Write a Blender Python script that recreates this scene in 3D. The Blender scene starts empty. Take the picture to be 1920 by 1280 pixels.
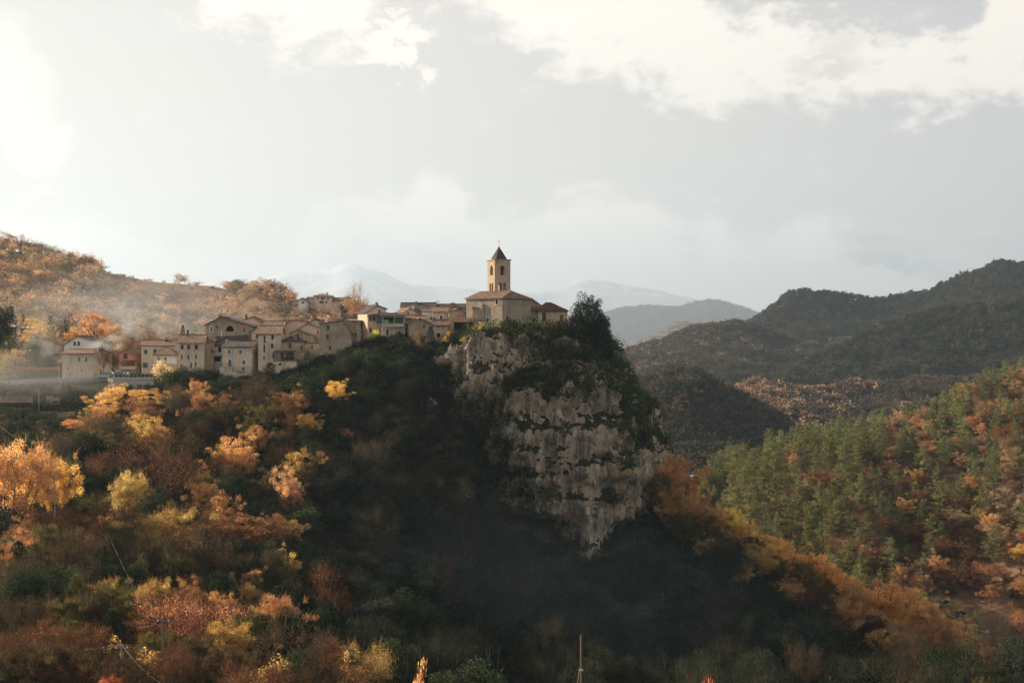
import bpy, bmesh, math, random
import numpy as np
from mathutils import Vector, Matrix
from mathutils.geometry import tessellate_polygon

# ------------------------------------------------------------------ camera, world, sun, exposure
SC = bpy.context.scene
COL = SC.collection
F = 2637.0                       # focal length in photograph pixels (1920 wide)
cam_d = bpy.data.cameras.new('camera'); cam = bpy.data.objects.new('camera', cam_d); COL.objects.link(cam)
cam.location = (0, 0, 0); cam.rotation_euler = (math.radians(90), 0, 0)
cam_d.sensor_width = 36.0; cam_d.lens = 36.0 * F / 1920.0
cam_d.clip_start = 0.5; cam_d.clip_end = 120000.0
SC.camera = cam

SUN_AZ = -62.0      # degrees from +Y, negative = left
SUN_EL = 22.0
az, el = math.radians(SUN_AZ), math.radians(SUN_EL)
SUN_DIR = Vector((math.sin(az) * math.cos(el), math.cos(az) * math.cos(el), math.sin(el)))
sun_d = bpy.data.lights.new('sun', 'SUN'); sun = bpy.data.objects.new('sun', sun_d); COL.objects.link(sun)
sun_d.energy = 5.0; sun_d.angle = math.radians(0.6); sun_d.color = (1.0, 0.83, 0.62)
sun.rotation_euler = (-SUN_DIR).to_track_quat('-Z', 'Y').to_euler()
sun.location = (-300, 300, 400)

SC.view_settings.view_transform = 'Standard'; SC.view_settings.look = 'None'
SC.view_settings.exposure = 1.12; SC.view_settings.gamma = 1.0
SC.view_settings.use_curve_mapping = False
SC.cycles.use_denoising = True
SC.cycles.max_bounces = 5; SC.cycles.diffuse_bounces = 2; SC.cycles.glossy_bounces = 1
SC.cycles.transmission_bounces = 3; SC.cycles.volume_bounces = 0; SC.cycles.transparent_max_bounces = 6
SC.cycles.volume_step_rate = 2.0; SC.cycles.volume_max_steps = 64
SC.cycles.sample_clamp_indirect = 4.0
SC.cycles.caustics_reflective = False; SC.cycles.caustics_refractive = False

# ---- node helpers
class NT:
    def __init__(self, tree): self.t = tree; self.n = tree.nodes; self.l = tree.links
    def node(self, typ, **kw):
        nd = self.n.new(typ)
        for k, v in kw.items():
            if k.startswith('i_'):
                nd.inputs[k[2:].replace('_', ' ')].default_value = v
            else: setattr(nd, k, v)
        return nd
    def link(self, a, b): self.l.new(a, b)
    def set(self, sock, v):
        if hasattr(v, 'is_linked') or hasattr(v, 'links'): self.l.new(v, sock)
        else: sock.default_value = v
    def math(self, op, a, b=None, c=None, clamp=False):
        nd = self.n.new('ShaderNodeMath'); nd.operation = op; nd.use_clamp = clamp
        self.set(nd.inputs[0], a)
        if b is not None: self.set(nd.inputs[1], b)
        if c is not None: self.set(nd.inputs[2], c)
        return nd.outputs[0]
    def mix(self, fac, a, b, blend='MIX'):
        nd = self.n.new('ShaderNodeMix'); nd.data_type = 'RGBA'; nd.blend_type = blend; nd.clamp_factor = True
        self.set(nd.inputs[0], fac); self.set(nd.inputs[6], a); self.set(nd.inputs[7], b)
        return nd.outputs[2]
    def smooth(self, v, lo, hi, out0=0.0, out1=1.0):
        nd = self.n.new('ShaderNodeMapRange'); nd.interpolation_type = 'SMOOTHSTEP'
        self.set(nd.inputs[0], v); nd.inputs[1].default_value = lo; nd.inputs[2].default_value = hi
        nd.inputs[3].default_value = out0; nd.inputs[4].default_value = out1
        return nd.outputs[0]
    def noise(self, vec, scale, detail=4.0, rough=0.55, dim='3D', dist=0.0):
        nd = self.n.new('ShaderNodeTexNoise'); nd.noise_dimensions = dim
        if vec is not None: self.l.new(vec, nd.inputs['Vector'])
        nd.inputs['Scale'].default_value = scale; nd.inputs['Detail'].default_value = detail
        nd.inputs['Roughness'].default_value = rough; nd.inputs['Distortion'].default_value = dist
        return nd.outputs['Fac'] if 'Fac' in nd.outputs else nd.outputs[0]
    def curve(self, x, pts):
        """float curve through (x, y) points, both kept in 0..1"""
        nd = self.n.new('ShaderNodeFloatCurve')
        cm = nd.mapping; c = cm.curves[0]
        cm.use_clip = False
        while len(c.points) > 2: c.points.remove(c.points[-1])
        c.points[0].location = pts[0]; c.points[1].location = pts[-1]
        for p in pts[1:-1]: c.points.new(*p)
        cm.update()
        self.set(nd.inputs['Value'], x)
        return nd.outputs[0]

def c4(c): return (c[0], c[1], c[2], 1.0)

# ---- sky: Nishita daylight with procedural clouds
world = bpy.data.worlds.new('World'); SC.world = world; world.use_nodes = True
W = NT(world.node_tree); W.n.clear()
wout = W.node('ShaderNodeOutputWorld'); bg = W.node('ShaderNodeBackground')
sky = W.node('ShaderNodeTexSky'); sky.sky_type = 'NISHITA'; sky.sun_disc = False
sky.sun_elevation = math.radians(SUN_EL); sky.sun_rotation = math.radians(SUN_AZ)
sky.altitude = 400; sky.air_density = 1.0; sky.dust_density = 0.3; sky.ozone_density = 2.5
tc = W.node('ShaderNodeTexCoord')
sep = W.node('ShaderNodeSeparateXYZ'); W.link(tc.outputs['Generated'], sep.inputs[0])
dx, dy, dz = sep.outputs
azm = W.math('ARCTAN2', dx, dy)                    # azimuth, 0 straight ahead
elv = W.math('ARCSINE', dz)
def U(px): return math.atan((px - 960) / F)
def V(py): return math.atan((640 - py) / F)
comb = W.node('ShaderNodeCombineXYZ'); W.link(azm, comb.inputs[0]); W.link(W.math('MULTIPLY', elv, 1.7), comb.inputs[1])
P = comb.outputs[0]
n_big = W.noise(P, 9.0, 6.0, 0.6)
n_mid = W.noise(P, 26.0, 6.0, 0.62)
n_soft = W.noise(P, 5.0, 3.0, 0.5)
n_fin = W.noise(P, 75.0, 6.0, 0.65, dist=0.6)
wob = W.math('ADD', W.math('MULTIPLY', W.math('SUBTRACT', n_big, 0.5), 0.10), W.math('ADD', W.math('MULTIPLY', W.math('SUBTRACT', n_mid, 0.5), 0.11), W.math('MULTIPLY', W.math('SUBTRACT', n_fin, 0.5), 0.05)))
un = W.math('DIVIDE', W.math('ADD', azm, 0.40), 0.80)      # 0..1 over -23..23 degrees
def un_px(px): return (U(px) + 0.40) / 0.80
VS = 0.30
def vcurve(pts): return W.math('MULTIPLY', W.curve(un, [(un_px(p), V(q) / VS) for p, q in pts]), VS)
# upper cloud: lower and upper edges
lowA = vcurve([(-80, 20), (200, -40), (380, 22), (520, 70), (640, 105), (700, 30), (850, -20), (900, 25), (1000, 85), (1130, 150), (1300, 190), (1500, 200), (1700, 222), (1960, 212)])
upA = vcurve([(-80, -90), (900, -90), (1270, -80), (1330, -10), (1400, 15), (1460, 25), (1540, 75), (1650, 102), (1740, 112), (1810, 95), (1850, 40), (1890, -30), (1960, -60)])
vv = W.math('ADD', elv, wob)
vv2 = W.math('ADD', elv, W.math('MULTIPLY', wob, 0.85))
mA = W.math('MULTIPLY', W.smooth(W.math('SUBTRACT', vv2, lowA), -0.012, 0.016), W.smooth(W.math('SUBTRACT', upA, vv2), -0.012, 0.014))
# low cloud bank behind the mountains
topB = vcurve([(-80, 420), (0, 400), (300, 470), (480, 470), (620, 410), (760, 370), (820, 335), (860, 350), (890, 400), (1000, 390), (1060, 362), (1200, 372), (1290, 420), (1345, 405), (1390, 462), (1440, 440), (1580, 418), (1640, 445), (1760, 480), (1850, 505), (1960, 560)])
mB = W.smooth(W.math('SUBTRACT', topB, W.math('ADD', elv, W.math('MULTIPLY', wob, 0.6))), -0.010, 0.016)
# clouds anywhere else in the sky: plane layer seen from below
up = W.math('MAXIMUM', dz, 0.03)
cp = W.node('ShaderNodeCombineXYZ'); W.link(W.math('DIVIDE', dx, up), cp.inputs[0]); W.link(W.math('DIVIDE', dy, up), cp.inputs[1])
n_lay = W.noise(cp.outputs[0], 0.8, 6.0, 0.58)
inview = W.smooth(W.math('MAXIMUM', W.math('SUBTRACT', W.math('ABSOLUTE', azm), 0.36), W.math('SUBTRACT', elv, 0.245)), 0.0, 0.05)
mC = W.math('MULTIPLY', W.smooth(n_lay, 0.54, 0.70), inview)
def blob(px, py, rx, ry, rot=0.0, s=1.0):
    a = W.math('SUBTRACT', azm, U(px)); b = W.math('SUBTRACT', vv2 if s < 2 else elv, V(py))
    ca, sa = math.cos(rot), math.sin(rot)
    a2 = W.math('ADD', W.math('MULTIPLY', a, ca * F / rx), W.math('MULTIPLY', b, sa * F / rx))
    b2 = W.math('ADD', W.math('MULTIPLY', a, -sa * F / ry), W.math('MULTIPLY', b, ca * F / ry))
    d = W.math('ADD', W.math('MULTIPLY', a2, a2), W.math('MULTIPLY', b2, b2))
    return W.smooth(d, 0.0, 1.0, 1.0, 0.0)
sm = W.math('MAXIMUM', W.smooth(W.math('ADD', blob(740, 85, 110, 60), W.math('MULTIPLY', W.math('SUBTRACT', n_mid, 0.5), 2.4)), 0.15, 1.0), W.math('MAXIMUM', W.math('MULTIPLY', W.smooth(W.math('ADD', blob(10, 190, 120, 140), W.math('MULTIPLY', W.math('SUBTRACT', n_mid, 0.5), 1.6)), 0.1, 1.0), 0.45), W.math('MULTIPLY', W.smooth(blob(60, 270, 90, 60), 0.1, 0.7), 0.6)))
cloud = W.math('MAXIMUM', W.math('MAXIMUM', mA, W.math('MULTIPLY', mB, 0.92)), W.math('MAXIMUM', mC, sm), clamp=True)
# thin grey undersides
grey = W.math('MAXIMUM', W.math('MULTIPLY', blob(1705, 492, 175, 52, -0.38), 1.0), W.math('MULTIPLY', blob(1545, 130, 95, 40), 0.42))
grey = W.math('MAXIMUM', grey, W.math('MULTIPLY', blob(650, 450, 75, 60), 0.30))
grey = W.math('MAXIMUM', grey, W.math('MULTIPLY', blob(790, 495, 150, 70, -0.25), 0.32))
grey = W.math('MAXIMUM', grey, W.math('MULTIPLY', blob(1265, 437, 75, 24, -0.45), 0.38))
grey = W.math('MAXIMUM', grey, W.math('MULTIPLY', blob(460, 490, 120, 50, -0.3), 0.28))
grey = W.math('MULTIPLY', grey, W.smooth(n_mid, 0.25, 0.62))
sunw = W.smooth(azm, -0.6, 0.5)                        # clouds nearer the sun are a touch brighter
sdot = W.node('ShaderNodeVectorMath', operation='DOT_PRODUCT'); W.link(tc.outputs['Generated'], sdot.inputs[0]); sdot.inputs[1].default_value = SUN_DIR
veil = W.math('MULTIPLY', W.smooth(elv, 0.12, 0.75, 0.85, 0.08), W.smooth(sdot.outputs['Value'], -0.5, 0.75, 0.32, 1.0))
skyc = W.mix(veil, sky.outputs[0], (9.2, 8.1, 6.9, 1.0))    # thin high veil over the whole sky
skym = W.node('ShaderNodeVectorMath', operation='SCALE'); W.link(skyc, skym.inputs[0]); skym.inputs['Scale'].default_value = 0.0475
ccol = W.mix(grey, (0.55, 0.505, 0.445, 1), (0.16, 0.15, 0.14, 1))
fin = W.mix(cloud, skym.outputs[0], ccol)
W.link(fin, bg.inputs['Color']); bg.inputs['Strength'].default_value = 1.0
W.link(bg.outputs[0], wout.inputs['Surface'])
# ------------------------------------------------------------------ numeric helpers
rng = np.random.default_rng(7)
random.seed(7)

def pt(px, py, Y): return np.array([(px - 960) / F * Y, Y, (640 - py) / F * Y])

_perm = np.random.default_rng(3).permutation(256); _perm = np.concatenate([_perm, _perm, _perm])
_grad = np.random.default_rng(4).normal(size=(256, 3)); _grad /= np.linalg.norm(_grad, axis=1)[:, None]
def pnoise(p):
    p = np.asarray(p, float); i = np.floor(p).astype(int); f = p - i; i &= 255
    u = f * f * f * (f * (f * 6 - 15) + 10)
    def g(ox, oy, oz):
        h = _perm[_perm[_perm[i[..., 0] + ox] + i[..., 1] + oy] + i[..., 2] + oz] & 255
        return (_grad[h] * (f - np.array([ox, oy, oz]))).sum(-1)
    def L(a, b, t): return a + (b - a) * t
    x0 = L(L(g(0,0,0), g(1,0,0), u[..., 0]), L(g(0,1,0), g(1,1,0), u[..., 0]), u[..., 1])
    x1 = L(L(g(0,0,1), g(1,0,1), u[..., 0]), L(g(0,1,1), g(1,1,1), u[..., 0]), u[..., 1])
    return L(x0, x1, u[..., 2]) * 1.6
def fbm(p, octs=4, gain=0.5, lac=2.03):
    s = 0; a = 1.0; p = np.asarray(p, float)
    for o in range(octs):
        s = s + a * pnoise(p + 17.3 * o); p = p * lac; a *= gain
    return s
def ridged(p, octs=4):
    s = 0; a = 1.0; p = np.asarray(p, float)
    for o in range(octs):
        s = s + a * (1 - 2 * np.abs(pnoise(p + 9.1 * o))); p = p * 2.05; a *= 0.5
    return s
def sstep(x, a, b):
    t = np.clip((x - a) / (b - a), 0, 1); return t * t * (3 - 2 * t)

def mesh_np(name, verts, quads=None, tris=None, mats=(), smooth=True, uv=None):
    """mesh from arrays; quads (n,4), tris (n,3)"""
    me = bpy.data.meshes.new(name)
    verts = np.asarray(verts, np.float32)
    nq = 0 if quads is None else len(quads); nt = 0 if tris is None else len(tris)
    me.vertices.add(len(verts)); me.vertices.foreach_set('co', verts.ravel())
    me.loops.add(nq * 4 + nt * 3); me.polygons.add(nq + nt)
    li = []
    if nq: li.append(np.asarray(quads, np.int32).ravel())
    if nt: li.append(np.asarray(tris, np.int32).ravel())
    me.loops.foreach_set('vertex_index', np.concatenate(li) if li else np.zeros(0, np.int32))
    ls = np.concatenate([np.arange(nq) * 4, nq * 4 + np.arange(nt) * 3]).astype(np.int32)
    me.polygons.foreach_set('loop_start', ls)
    if smooth: me.polygons.foreach_set('use_smooth', np.ones(nq + nt, bool))
    for m in mats: me.materials.append(m)
    me.update(calc_edges=True); me.validate()
    return me
def link(name, me, parent=None, **props):
    o = bpy.data.objects.new(name, me); COL.objects.link(o)
    if parent is not None: o.parent = parent
    for k, v in props.items(): o[k] = v
    return o
def empty(name, loc=(0, 0, 0), rz=0.0, **props):
    o = bpy.data.objects.new(name, None); COL.objects.link(o)
    o.location = loc; o.rotation_euler = (0, 0, rz); o.empty_display_size = 0.5
    for k, v in props.items(): o[k] = v
    return o
def grid_quads(nu, nv, wrap=False):
    i = np.arange(nu - 1 if not wrap else nu)[:, None]; j = np.arange(nv - 1)[None, :]
    a = i * nv + j; b = ((i + 1) % nu) * nv + j
    return np.stack([a, b, b + 1, a + 1], -1).reshape(-1, 4)

# ------------------------------------------------------------------ materials
MATS = {}
def material(name):
    m = bpy.data.materials.new(name); m.use_nodes = True; m.node_tree.nodes.clear()
    T = NT(m.node_tree); out = T.node('ShaderNodeOutputMaterial'); MATS[name] = m
    return m, T, out
def principled(T, out, col, rough=0.9, bump=None, bump_d=0.05, spec=0.2):
    b = T.node('ShaderNodeBsdfPrincipled'); T.set(b.inputs['Base Color'], col)
    T.set(b.inputs['Roughness'], rough); b.inputs['Specular IOR Level'].default_value = spec
    if bump is not None:
        bn = T.node('ShaderNodeBump'); bn.inputs['Distance'].default_value = bump_d; bn.inputs['Strength'].default_value = 1.0
        T.link(bump, bn.inputs['Height']); T.link(bn.outputs[0], b.inputs['Normal'])
    T.link(b.outputs[0], out.inputs['Surface']); return b
def objco(T): return T.node('ShaderNodeTexCoord').outputs['Object']

def stone_mat(name, c1, c2, c3, joint=None, size=0.27, plaster=0.0, pl_col=(0.5, 0.45, 0.38)):
    """rubble masonry: uneven stones with joints, partly plastered over"""
    joint = joint or [0.55 * x for x in c1]
    m, T, out = material(name); co = objco(T)
    mp = T.node('ShaderNodeMapping'); mp.inputs['Scale'].default_value = (1, 1, 1.7); T.link(co, mp.inputs[0])
    vo = T.node('ShaderNodeTexVoronoi'); vo.inputs['Scale'].default_value = 1 / size; T.link(mp.outputs[0], vo.inputs['Vector'])
    ve = T.node('ShaderNodeTexVoronoi', feature='DISTANCE_TO_EDGE'); ve.inputs['Scale'].default_value = 1 / size; T.link(mp.outputs[0], ve.inputs['Vector'])
    sp = T.node('ShaderNodeSeparateColor'); T.link(vo.outputs['Color'], sp.inputs[0])
    n1 = T.noise(co, 0.28, 5, 0.62); n2 = T.noise(co, 2.6, 4, 0.6)
    col = T.mix(sp.outputs[0], c4(c1), c4(c2)); col = T.mix(T.smooth(sp.outputs[1], 0.72, 0.95), col, c4(c3))
    col = T.mix(T.smooth(n1, 0.46, 0.64, 0.0, 0.8), col, c4([x * 0.55 for x in c1]))
    col = T.mix(T.smooth(T.noise(co, 0.16, 4, 0.7, dist=1.0), 0.54, 0.62, 0.0, 0.45), col, c4([min(.85, x * 1.15) for x in c3]))
    jt = T.smooth(ve.outputs['Distance'], 0.02, 0.10)
    col = T.mix(jt, c4(joint), col)
    if plaster > 0:
        pm = T.smooth(n1, 0.62 - 0.35 * plaster, 0.68 - 0.35 * plaster)
        pc = T.mix(n2, c4([x * 0.8 for x in pl_col]), c4([min(1, x * 1.12) for x in pl_col]))
        col = T.mix(pm, pc, col) if plaster < 0.5 else T.mix(T.smooth(n2, 0.55, 0.75, 0, 0.5), pc, col)
    streak = T.node('ShaderNodeMapping'); streak.inputs['Scale'].default_value = (1.6, 1.6, 0.14); T.link(co, streak.inputs[0])
    n3 = T.noise(streak.outputs[0], 1.0, 4, 0.6)
    col = T.mix(T.smooth(n3, 0.55, 0.8, 0, 0.5), col, c4((0.12, 0.11, 0.10)))
    principled(T, out, col, 0.92, T.math('ADD', T.math('MULTIPLY', jt, 0.6), n2), 0.05); return m

stone_mat('stone_warm', (0.64, 0.47, 0.31), (0.52, 0.39, 0.26), (0.70, 0.58, 0.43))
stone_mat('stone_grey', (0.47, 0.37, 0.265), (0.36, 0.285, 0.205), (0.54, 0.45, 0.34))
stone_mat('stone_pale', (0.78, 0.64, 0.47), (0.66, 0.53, 0.38), (0.80, 0.70, 0.56))
stone_mat('stone_plastered', (0.62, 0.49, 0.35), (0.50, 0.40, 0.29), (0.67, 0.56, 0.43), plaster=0.35, pl_col=(0.68, 0.56, 0.42))
# tower: squared blocks in courses
def course_mat(name, c1, c2):
    m, T, out = material(name); co = objco(T)
    sx = T.node('ShaderNodeSeparateXYZ'); T.link(co, sx.inputs[0]); cb = T.node('ShaderNodeCombineXYZ')
    T.link(T.math('ADD', sx.outputs[0], sx.outputs[1]), cb.inputs[0]); T.link(T.math('ADD', sx.outputs[2], T.math('MULTIPLY', T.noise(co, 1.4, 3, 0.6), 0.42)), cb.inputs[1])
    br = T.node('ShaderNodeTexBrick'); T.link(cb.outputs[0], br.inputs['Vector']); br.inputs['Scale'].default_value = 1.0; br.inputs['Brick Width'].default_value = 0.55; br.inputs['Row Height'].default_value = 0.29
    br.inputs['Mortar Size'].default_value = 0.028; br.inputs['Mortar Smooth'].default_value = 0.4; br.inputs['Color1'].default_value = c4(c1); br.inputs['Color2'].default_value = c4(c2); br.inputs['Mortar'].default_value = c4([x * 0.6 for x in c1])
    n1 = T.noise(co, 0.6, 5, 0.65); n2 = T.noise(co, 3.0, 4, 0.6)
    col = T.mix(T.smooth(n1, 0.5, 0.72, 0, 0.7), br.outputs['Color'], c4([x * 0.5 for x in c1])); col = T.mix(T.smooth(n2, 0.6, 0.8, 0, 0.6), col, c4([x * 0.4 for x in c2]))
    principled(T, out, col, 0.92, T.math('SUBTRACT', n2, br.outputs['Fac']), 0.05)
course_mat('stone_courses', (0.54, 0.42, 0.30), (0.42, 0.32, 0.225))
def plaster_mat(name, c):
    m, T, out = material(name); co = objco(T)
    n1 = T.noise(co, 0.5, 5, 0.65); n2 = T.noise(co, 6.0, 4, 0.6)
    mp = T.node('ShaderNodeMapping'); mp.inputs['Scale'].default_value = (2.0, 2.0, 0.18); T.link(co, mp.inputs[0])
    n3 = T.noise(mp.outputs[0], 1.0, 4, 0.6)
    col = T.mix(n1, c4([x * 0.72 for x in c]), c4([min(0.9, x * 1.15) for x in c]))
    col = T.mix(T.smooth(n3, 0.55, 0.8, 0, 0.45), col, c4([x * 0.45 for x in c]))
    principled(T, out, col, 0.9, n2, 0.02); return m
plaster_mat('plaster_cream', (0.68, 0.60, 0.47)); plaster_mat('plaster_white', (0.76, 0.73, 0.66))
plaster_mat('plaster_pink', (0.62, 0.30, 0.22)); plaster_mat('plaster_orange', (0.60, 0.24, 0.12))
plaster_mat('plaster_beige', (0.62, 0.52, 0.40)); plaster_mat('plaster_bluish', (0.42, 0.43, 0.41))
plaster_mat('concrete', (0.42, 0.38, 0.33)); plaster_mat('plaster_rose', (0.68, 0.50, 0.38))

def roof_mat(name, c1, c2, c3):
    m, T, out = material(name); co = objco(T)
    vo = T.node('ShaderNodeTexVoronoi'); vo.inputs['Scale'].default_value = 2.6; T.link(co, vo.inputs['Vector'])
    sp = T.node('ShaderNodeSeparateColor'); T.link(vo.outputs['Color'], sp.inputs[0])
    n1 = T.noise(co, 0.45, 5, 0.65); n2 = T.noise(co, 5.0, 3, 0.6)
    col = T.mix(sp.outputs[0], c4(c1), c4(c2)); col = T.mix(T.smooth(n1, 0.45, 0.7), col, c4(c3))
    col = T.mix(T.smooth(n2, 0.45, 0.7, 0, 0.75), col, c4([x * 0.4 for x in c1]))
    col = T.mix(T.smooth(T.noise(co, 1.3, 4, 0.7), 0.52, 0.66, 0, 0.7), col, c4([min(.6, x * 1.6) for x in c3]))
    wv = T.node('ShaderNodeTexWave', wave_type='BANDS', bands_direction='X'); wv.inputs['Scale'].default_value = 4.2
    wv.inputs['Distortion'].default_value = 0.8; wv.inputs['Detail'].default_value = 1.0; T.link(co, wv.inputs['Vector'])
    principled(T, out, col, 0.92, T.math('ADD', wv.outputs['Fac'], n2), 0.06); return m
roof_mat('roof_tile', (0.36, 0.20, 0.12), (0.24, 0.15, 0.10), (0.30, 0.24, 0.18))
roof_mat('roof_dark', (0.13, 0.10, 0.085), (0.085, 0.075, 0.07), (0.17, 0.14, 0.11))
roof_mat('roof_red', (0.17, 0.075, 0.055), (0.13, 0.062, 0.05), (0.16, 0.09, 0.07))
roof_mat('roof_spire', (0.10, 0.07, 0.055), (0.07, 0.055, 0.05), (0.085, 0.085, 0.05))
def plain_mat(name, c, rough=0.7, metal=0.0, spec=0.3):
    m, T, out = material(name); co = objco(T)
    n = T.noise(co, 3.0, 4, 0.6)
    col = T.mix(n, c4([x * 0.75 for x in c]), c4([min(1, x * 1.2) for x in c]))
    b = principled(T, out, col, rough, None, spec=spec); b.inputs['Metallic'].default_value = metal; return m
plain_mat('trim_white', (0.66, 0.62, 0.55)); plain_mat('wood_brown', (0.13, 0.065, 0.04)); plain_mat('wood_dark', (0.05, 0.04, 0.035))
plain_mat('shutter_green', (0.07, 0.17, 0.13)); plain_mat('door_blue', (0.09, 0.16, 0.24)); plain_mat('brick', (0.30, 0.15, 0.10), 0.9)
plain_mat('iron', (0.05, 0.05, 0.055), 0.5, 0.6); plain_mat('galvanised', (0.38, 0.39, 0.40), 0.45, 0.7)
plain_mat('pole_wood', (0.20, 0.14, 0.09), 0.85); plain_mat('pole_concrete', (0.36, 0.34, 0.31), 0.85)
plain_mat('rubber', (0.02, 0.02, 0.02), 0.8); plain_mat('paint_silver_blue', (0.24, 0.30, 0.35), 0.3, 0.5); plain_mat('paint_black', (0.025, 0.028, 0.035), 0.25, 0.3)
plain_mat('lamp_white', (0.8, 0.79, 0.76), 0.35); plain_mat('tarp_orange', (0.55, 0.17, 0.09), 0.6); plain_mat('screen_green', (0.028, 0.075, 0.045), 0.6)
plain_mat('screen_teal', (0.05, 0.09, 0.10), 0.6); plain_mat('cloth_pale', (0.42, 0.55, 0.36), 0.7); plain_mat('asphalt', (0.07, 0.07, 0.072), 0.9)
plain_mat('cable', (0.10, 0.10, 0.10), 0.7); ground_mat_later = None; plain_mat('tank_white', (0.72, 0.72, 0.70), 0.5); plain_mat('sheet_white', (0.75, 0.74, 0.72), 0.4)
m, T, out = material('glass_dark'); principled(T, out, c4((0.02, 0.024, 0.028)), 0.12, spec=0.5)
m, T, out = material('dark_inside'); principled(T, out, c4((0.03, 0.027, 0.024)), 0.95)  # shade inside the openings put into a near-black colour
m, T, out = material('screen_lit'); 
d1 = T.node('ShaderNodeBsdfDiffuse'); d1.inputs[0].default_value = (0.30, 0.42, 0.27, 1); d2 = T.node('ShaderNodeBsdfTranslucent'); d2.inputs[0].default_value = (0.36, 0.52, 0.32, 1)
mx = T.node('ShaderNodeMixShader'); mx.inputs[0].default_value = 0.6; T.link(d1.outputs[0], mx.inputs[1]); T.link(d2.outputs[0], mx.inputs[2]); T.link(mx.outputs[0], out.inputs[0])

# ground: leaf litter, dry grass and green grass
def ground_mat(name, litter, dry, green, gmix=0.5, rocky=0.0):
    m, T, out = material(name)
    ge = T.node('ShaderNodeNewGeometry'); po = ge.outputs['Position']
    n1 = T.noise(po, 0.035, 5, 0.6); n2 = T.noise(po, 0.35, 5, 0.65); n3 = T.noise(po, 2.5, 4, 0.65)
    col = T.mix(T.smooth(n2, 0.38, 0.62), c4(litter), c4(dry))
    col = T.mix(T.smooth(n1, 0.62 - 0.3 * gmix, 0.75 - 0.3 * gmix), col, c4(green))
    col = T.mix(T.smooth(n3, 0.35, 0.75, 0.0, 0.55), col, c4([x * 0.45 for x in litter]))
    if rocky:
        col = T.mix(T.smooth(T.noise(po, 0.11, 5, 0.7), 0.60, 0.68, 0, rocky), col, c4((0.42, 0.38, 0.32)))
    principled(T, out, col, 0.95, T.math('ADD', n3, T.math('MULTIPLY', n2, 2)), 0.25, spec=0.05); return m
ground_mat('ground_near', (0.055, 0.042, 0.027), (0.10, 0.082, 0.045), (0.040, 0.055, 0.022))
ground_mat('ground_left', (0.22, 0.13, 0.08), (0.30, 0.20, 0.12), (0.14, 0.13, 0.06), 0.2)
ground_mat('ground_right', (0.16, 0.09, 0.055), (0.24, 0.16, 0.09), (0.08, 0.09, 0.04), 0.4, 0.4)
ground_mat('ground_far', (0.06, 0.05, 0.042), (0.085, 0.07, 0.055), (0.04, 0.05, 0.035), 0.5)
ground_mat('far_rock', (0.15, 0.13, 0.105), (0.22, 0.195, 0.16), (0.08, 0.08, 0.05), 0.2)
ground_mat('scree', (0.34, 0.28, 0.20), (0.46, 0.41, 0.33), (0.16, 0.15, 0.08), 0.25, 0.8)
ground_mat('ground_field', (0.10, 0.09, 0.05), (0.16, 0.14, 0.07), (0.07, 0.11, 0.035), 0.9)

m, T, out = material('snow_mountain')
ge = T.node('ShaderNodeNewGeometry'); po = ge.outputs['Position']
sx = T.node('ShaderNodeSeparateXYZ'); T.link(po, sx.inputs[0])
n1 = T.noise(po, 0.00065, 8, 0.68, dist=0.6); n2 = T.noise(po, 0.0032, 5, 0.65)
sn = T.math('ADD', T.math('MULTIPLY', sx.outputs[2], 1 / 3200.0), T.math('ADD', T.math('MULTIPLY', n1, 1.3), T.math('MULTIPLY', n2, 0.4)))
col = T.mix(T.smooth(sn, 1.12, 1.36), c4((0.32, 0.33, 0.34)), c4((0.80, 0.82, 0.85)))
principled(T, out, col, 0.9)

# limestone cliff: pale rock, water streaks, iron stains and moss on the ledges
m, T, out = material('limestone')
ge = T.node('ShaderNodeNewGeometry'); po = ge.outputs['Position']
sn = T.node('ShaderNodeSeparateXYZ'); T.link(ge.outputs['Normal'], sn.inputs[0])
mp = T.node('ShaderNodeMapping'); mp.inputs['Scale'].default_value = (0.5, 0.5, 0.07); T.link(po, mp.inputs[0])
mp3 = T.node('ShaderNodeMapping'); mp3.inputs['Scale'].default_value = (1, 1, 0.38); T.link(po, mp3.inputs[0])
n1 = T.noise(po, 0.10, 6, 0.66); n2 = T.noise(mp3.outputs[0], 0.42, 6, 0.66); n3 = T.noise(mp.outputs[0], 1.0, 6, 0.7, dist=0.5); n4 = T.noise(po, 0.16, 4, 0.6, dist=0.8)
col = T.mix(T.smooth(n2, 0.36, 0.62), c4((0.31, 0.25, 0.185)), c4((0.68, 0.56, 0.42)))
col = T.mix(T.smooth(n4, 0.50, 0.66, 0, 0.75), col, c4((0.46, 0.28, 0.16)))
col = T.mix(T.smooth(n3, 0.50, 0.62, 0, 0.88), col, c4((0.13, 0.125, 0.12)))
n5 = T.noise(po, 1.7, 5, 0.75, dist=0.9)
col = T.mix(T.smooth(n5, 0.58, 0.68, 0, 0.6), col, c4((0.06, 0.052, 0.045)))
vc = T.node('ShaderNodeTexVoronoi', feature='DISTANCE_TO_EDGE'); mp2 = T.node('ShaderNodeMapping'); mp2.inputs['Scale'].default_value = (0.24, 0.24, 0.075); T.link(po, mp2.inputs[0])
wv = T.node('ShaderNodeVectorMath', operation='ADD'); T.link(mp2.outputs[0], wv.inputs[0]); nv = T.node('ShaderNodeTexNoise'); nv.inputs['Scale'].default_value = 0.5; T.link(po, nv.inputs['Vector']); T.link(nv.outputs['Color'], wv.inputs[1]); T.link(wv.outputs[0], vc.inputs['Vector'])
crk = T.smooth(vc.outputs['Distance'], 0.0, 0.035)
col = T.mix(T.math('ADD', T.math('MULTIPLY', crk, 0.55), 0.45), c4((0.06, 0.05, 0.045)), col)
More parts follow.
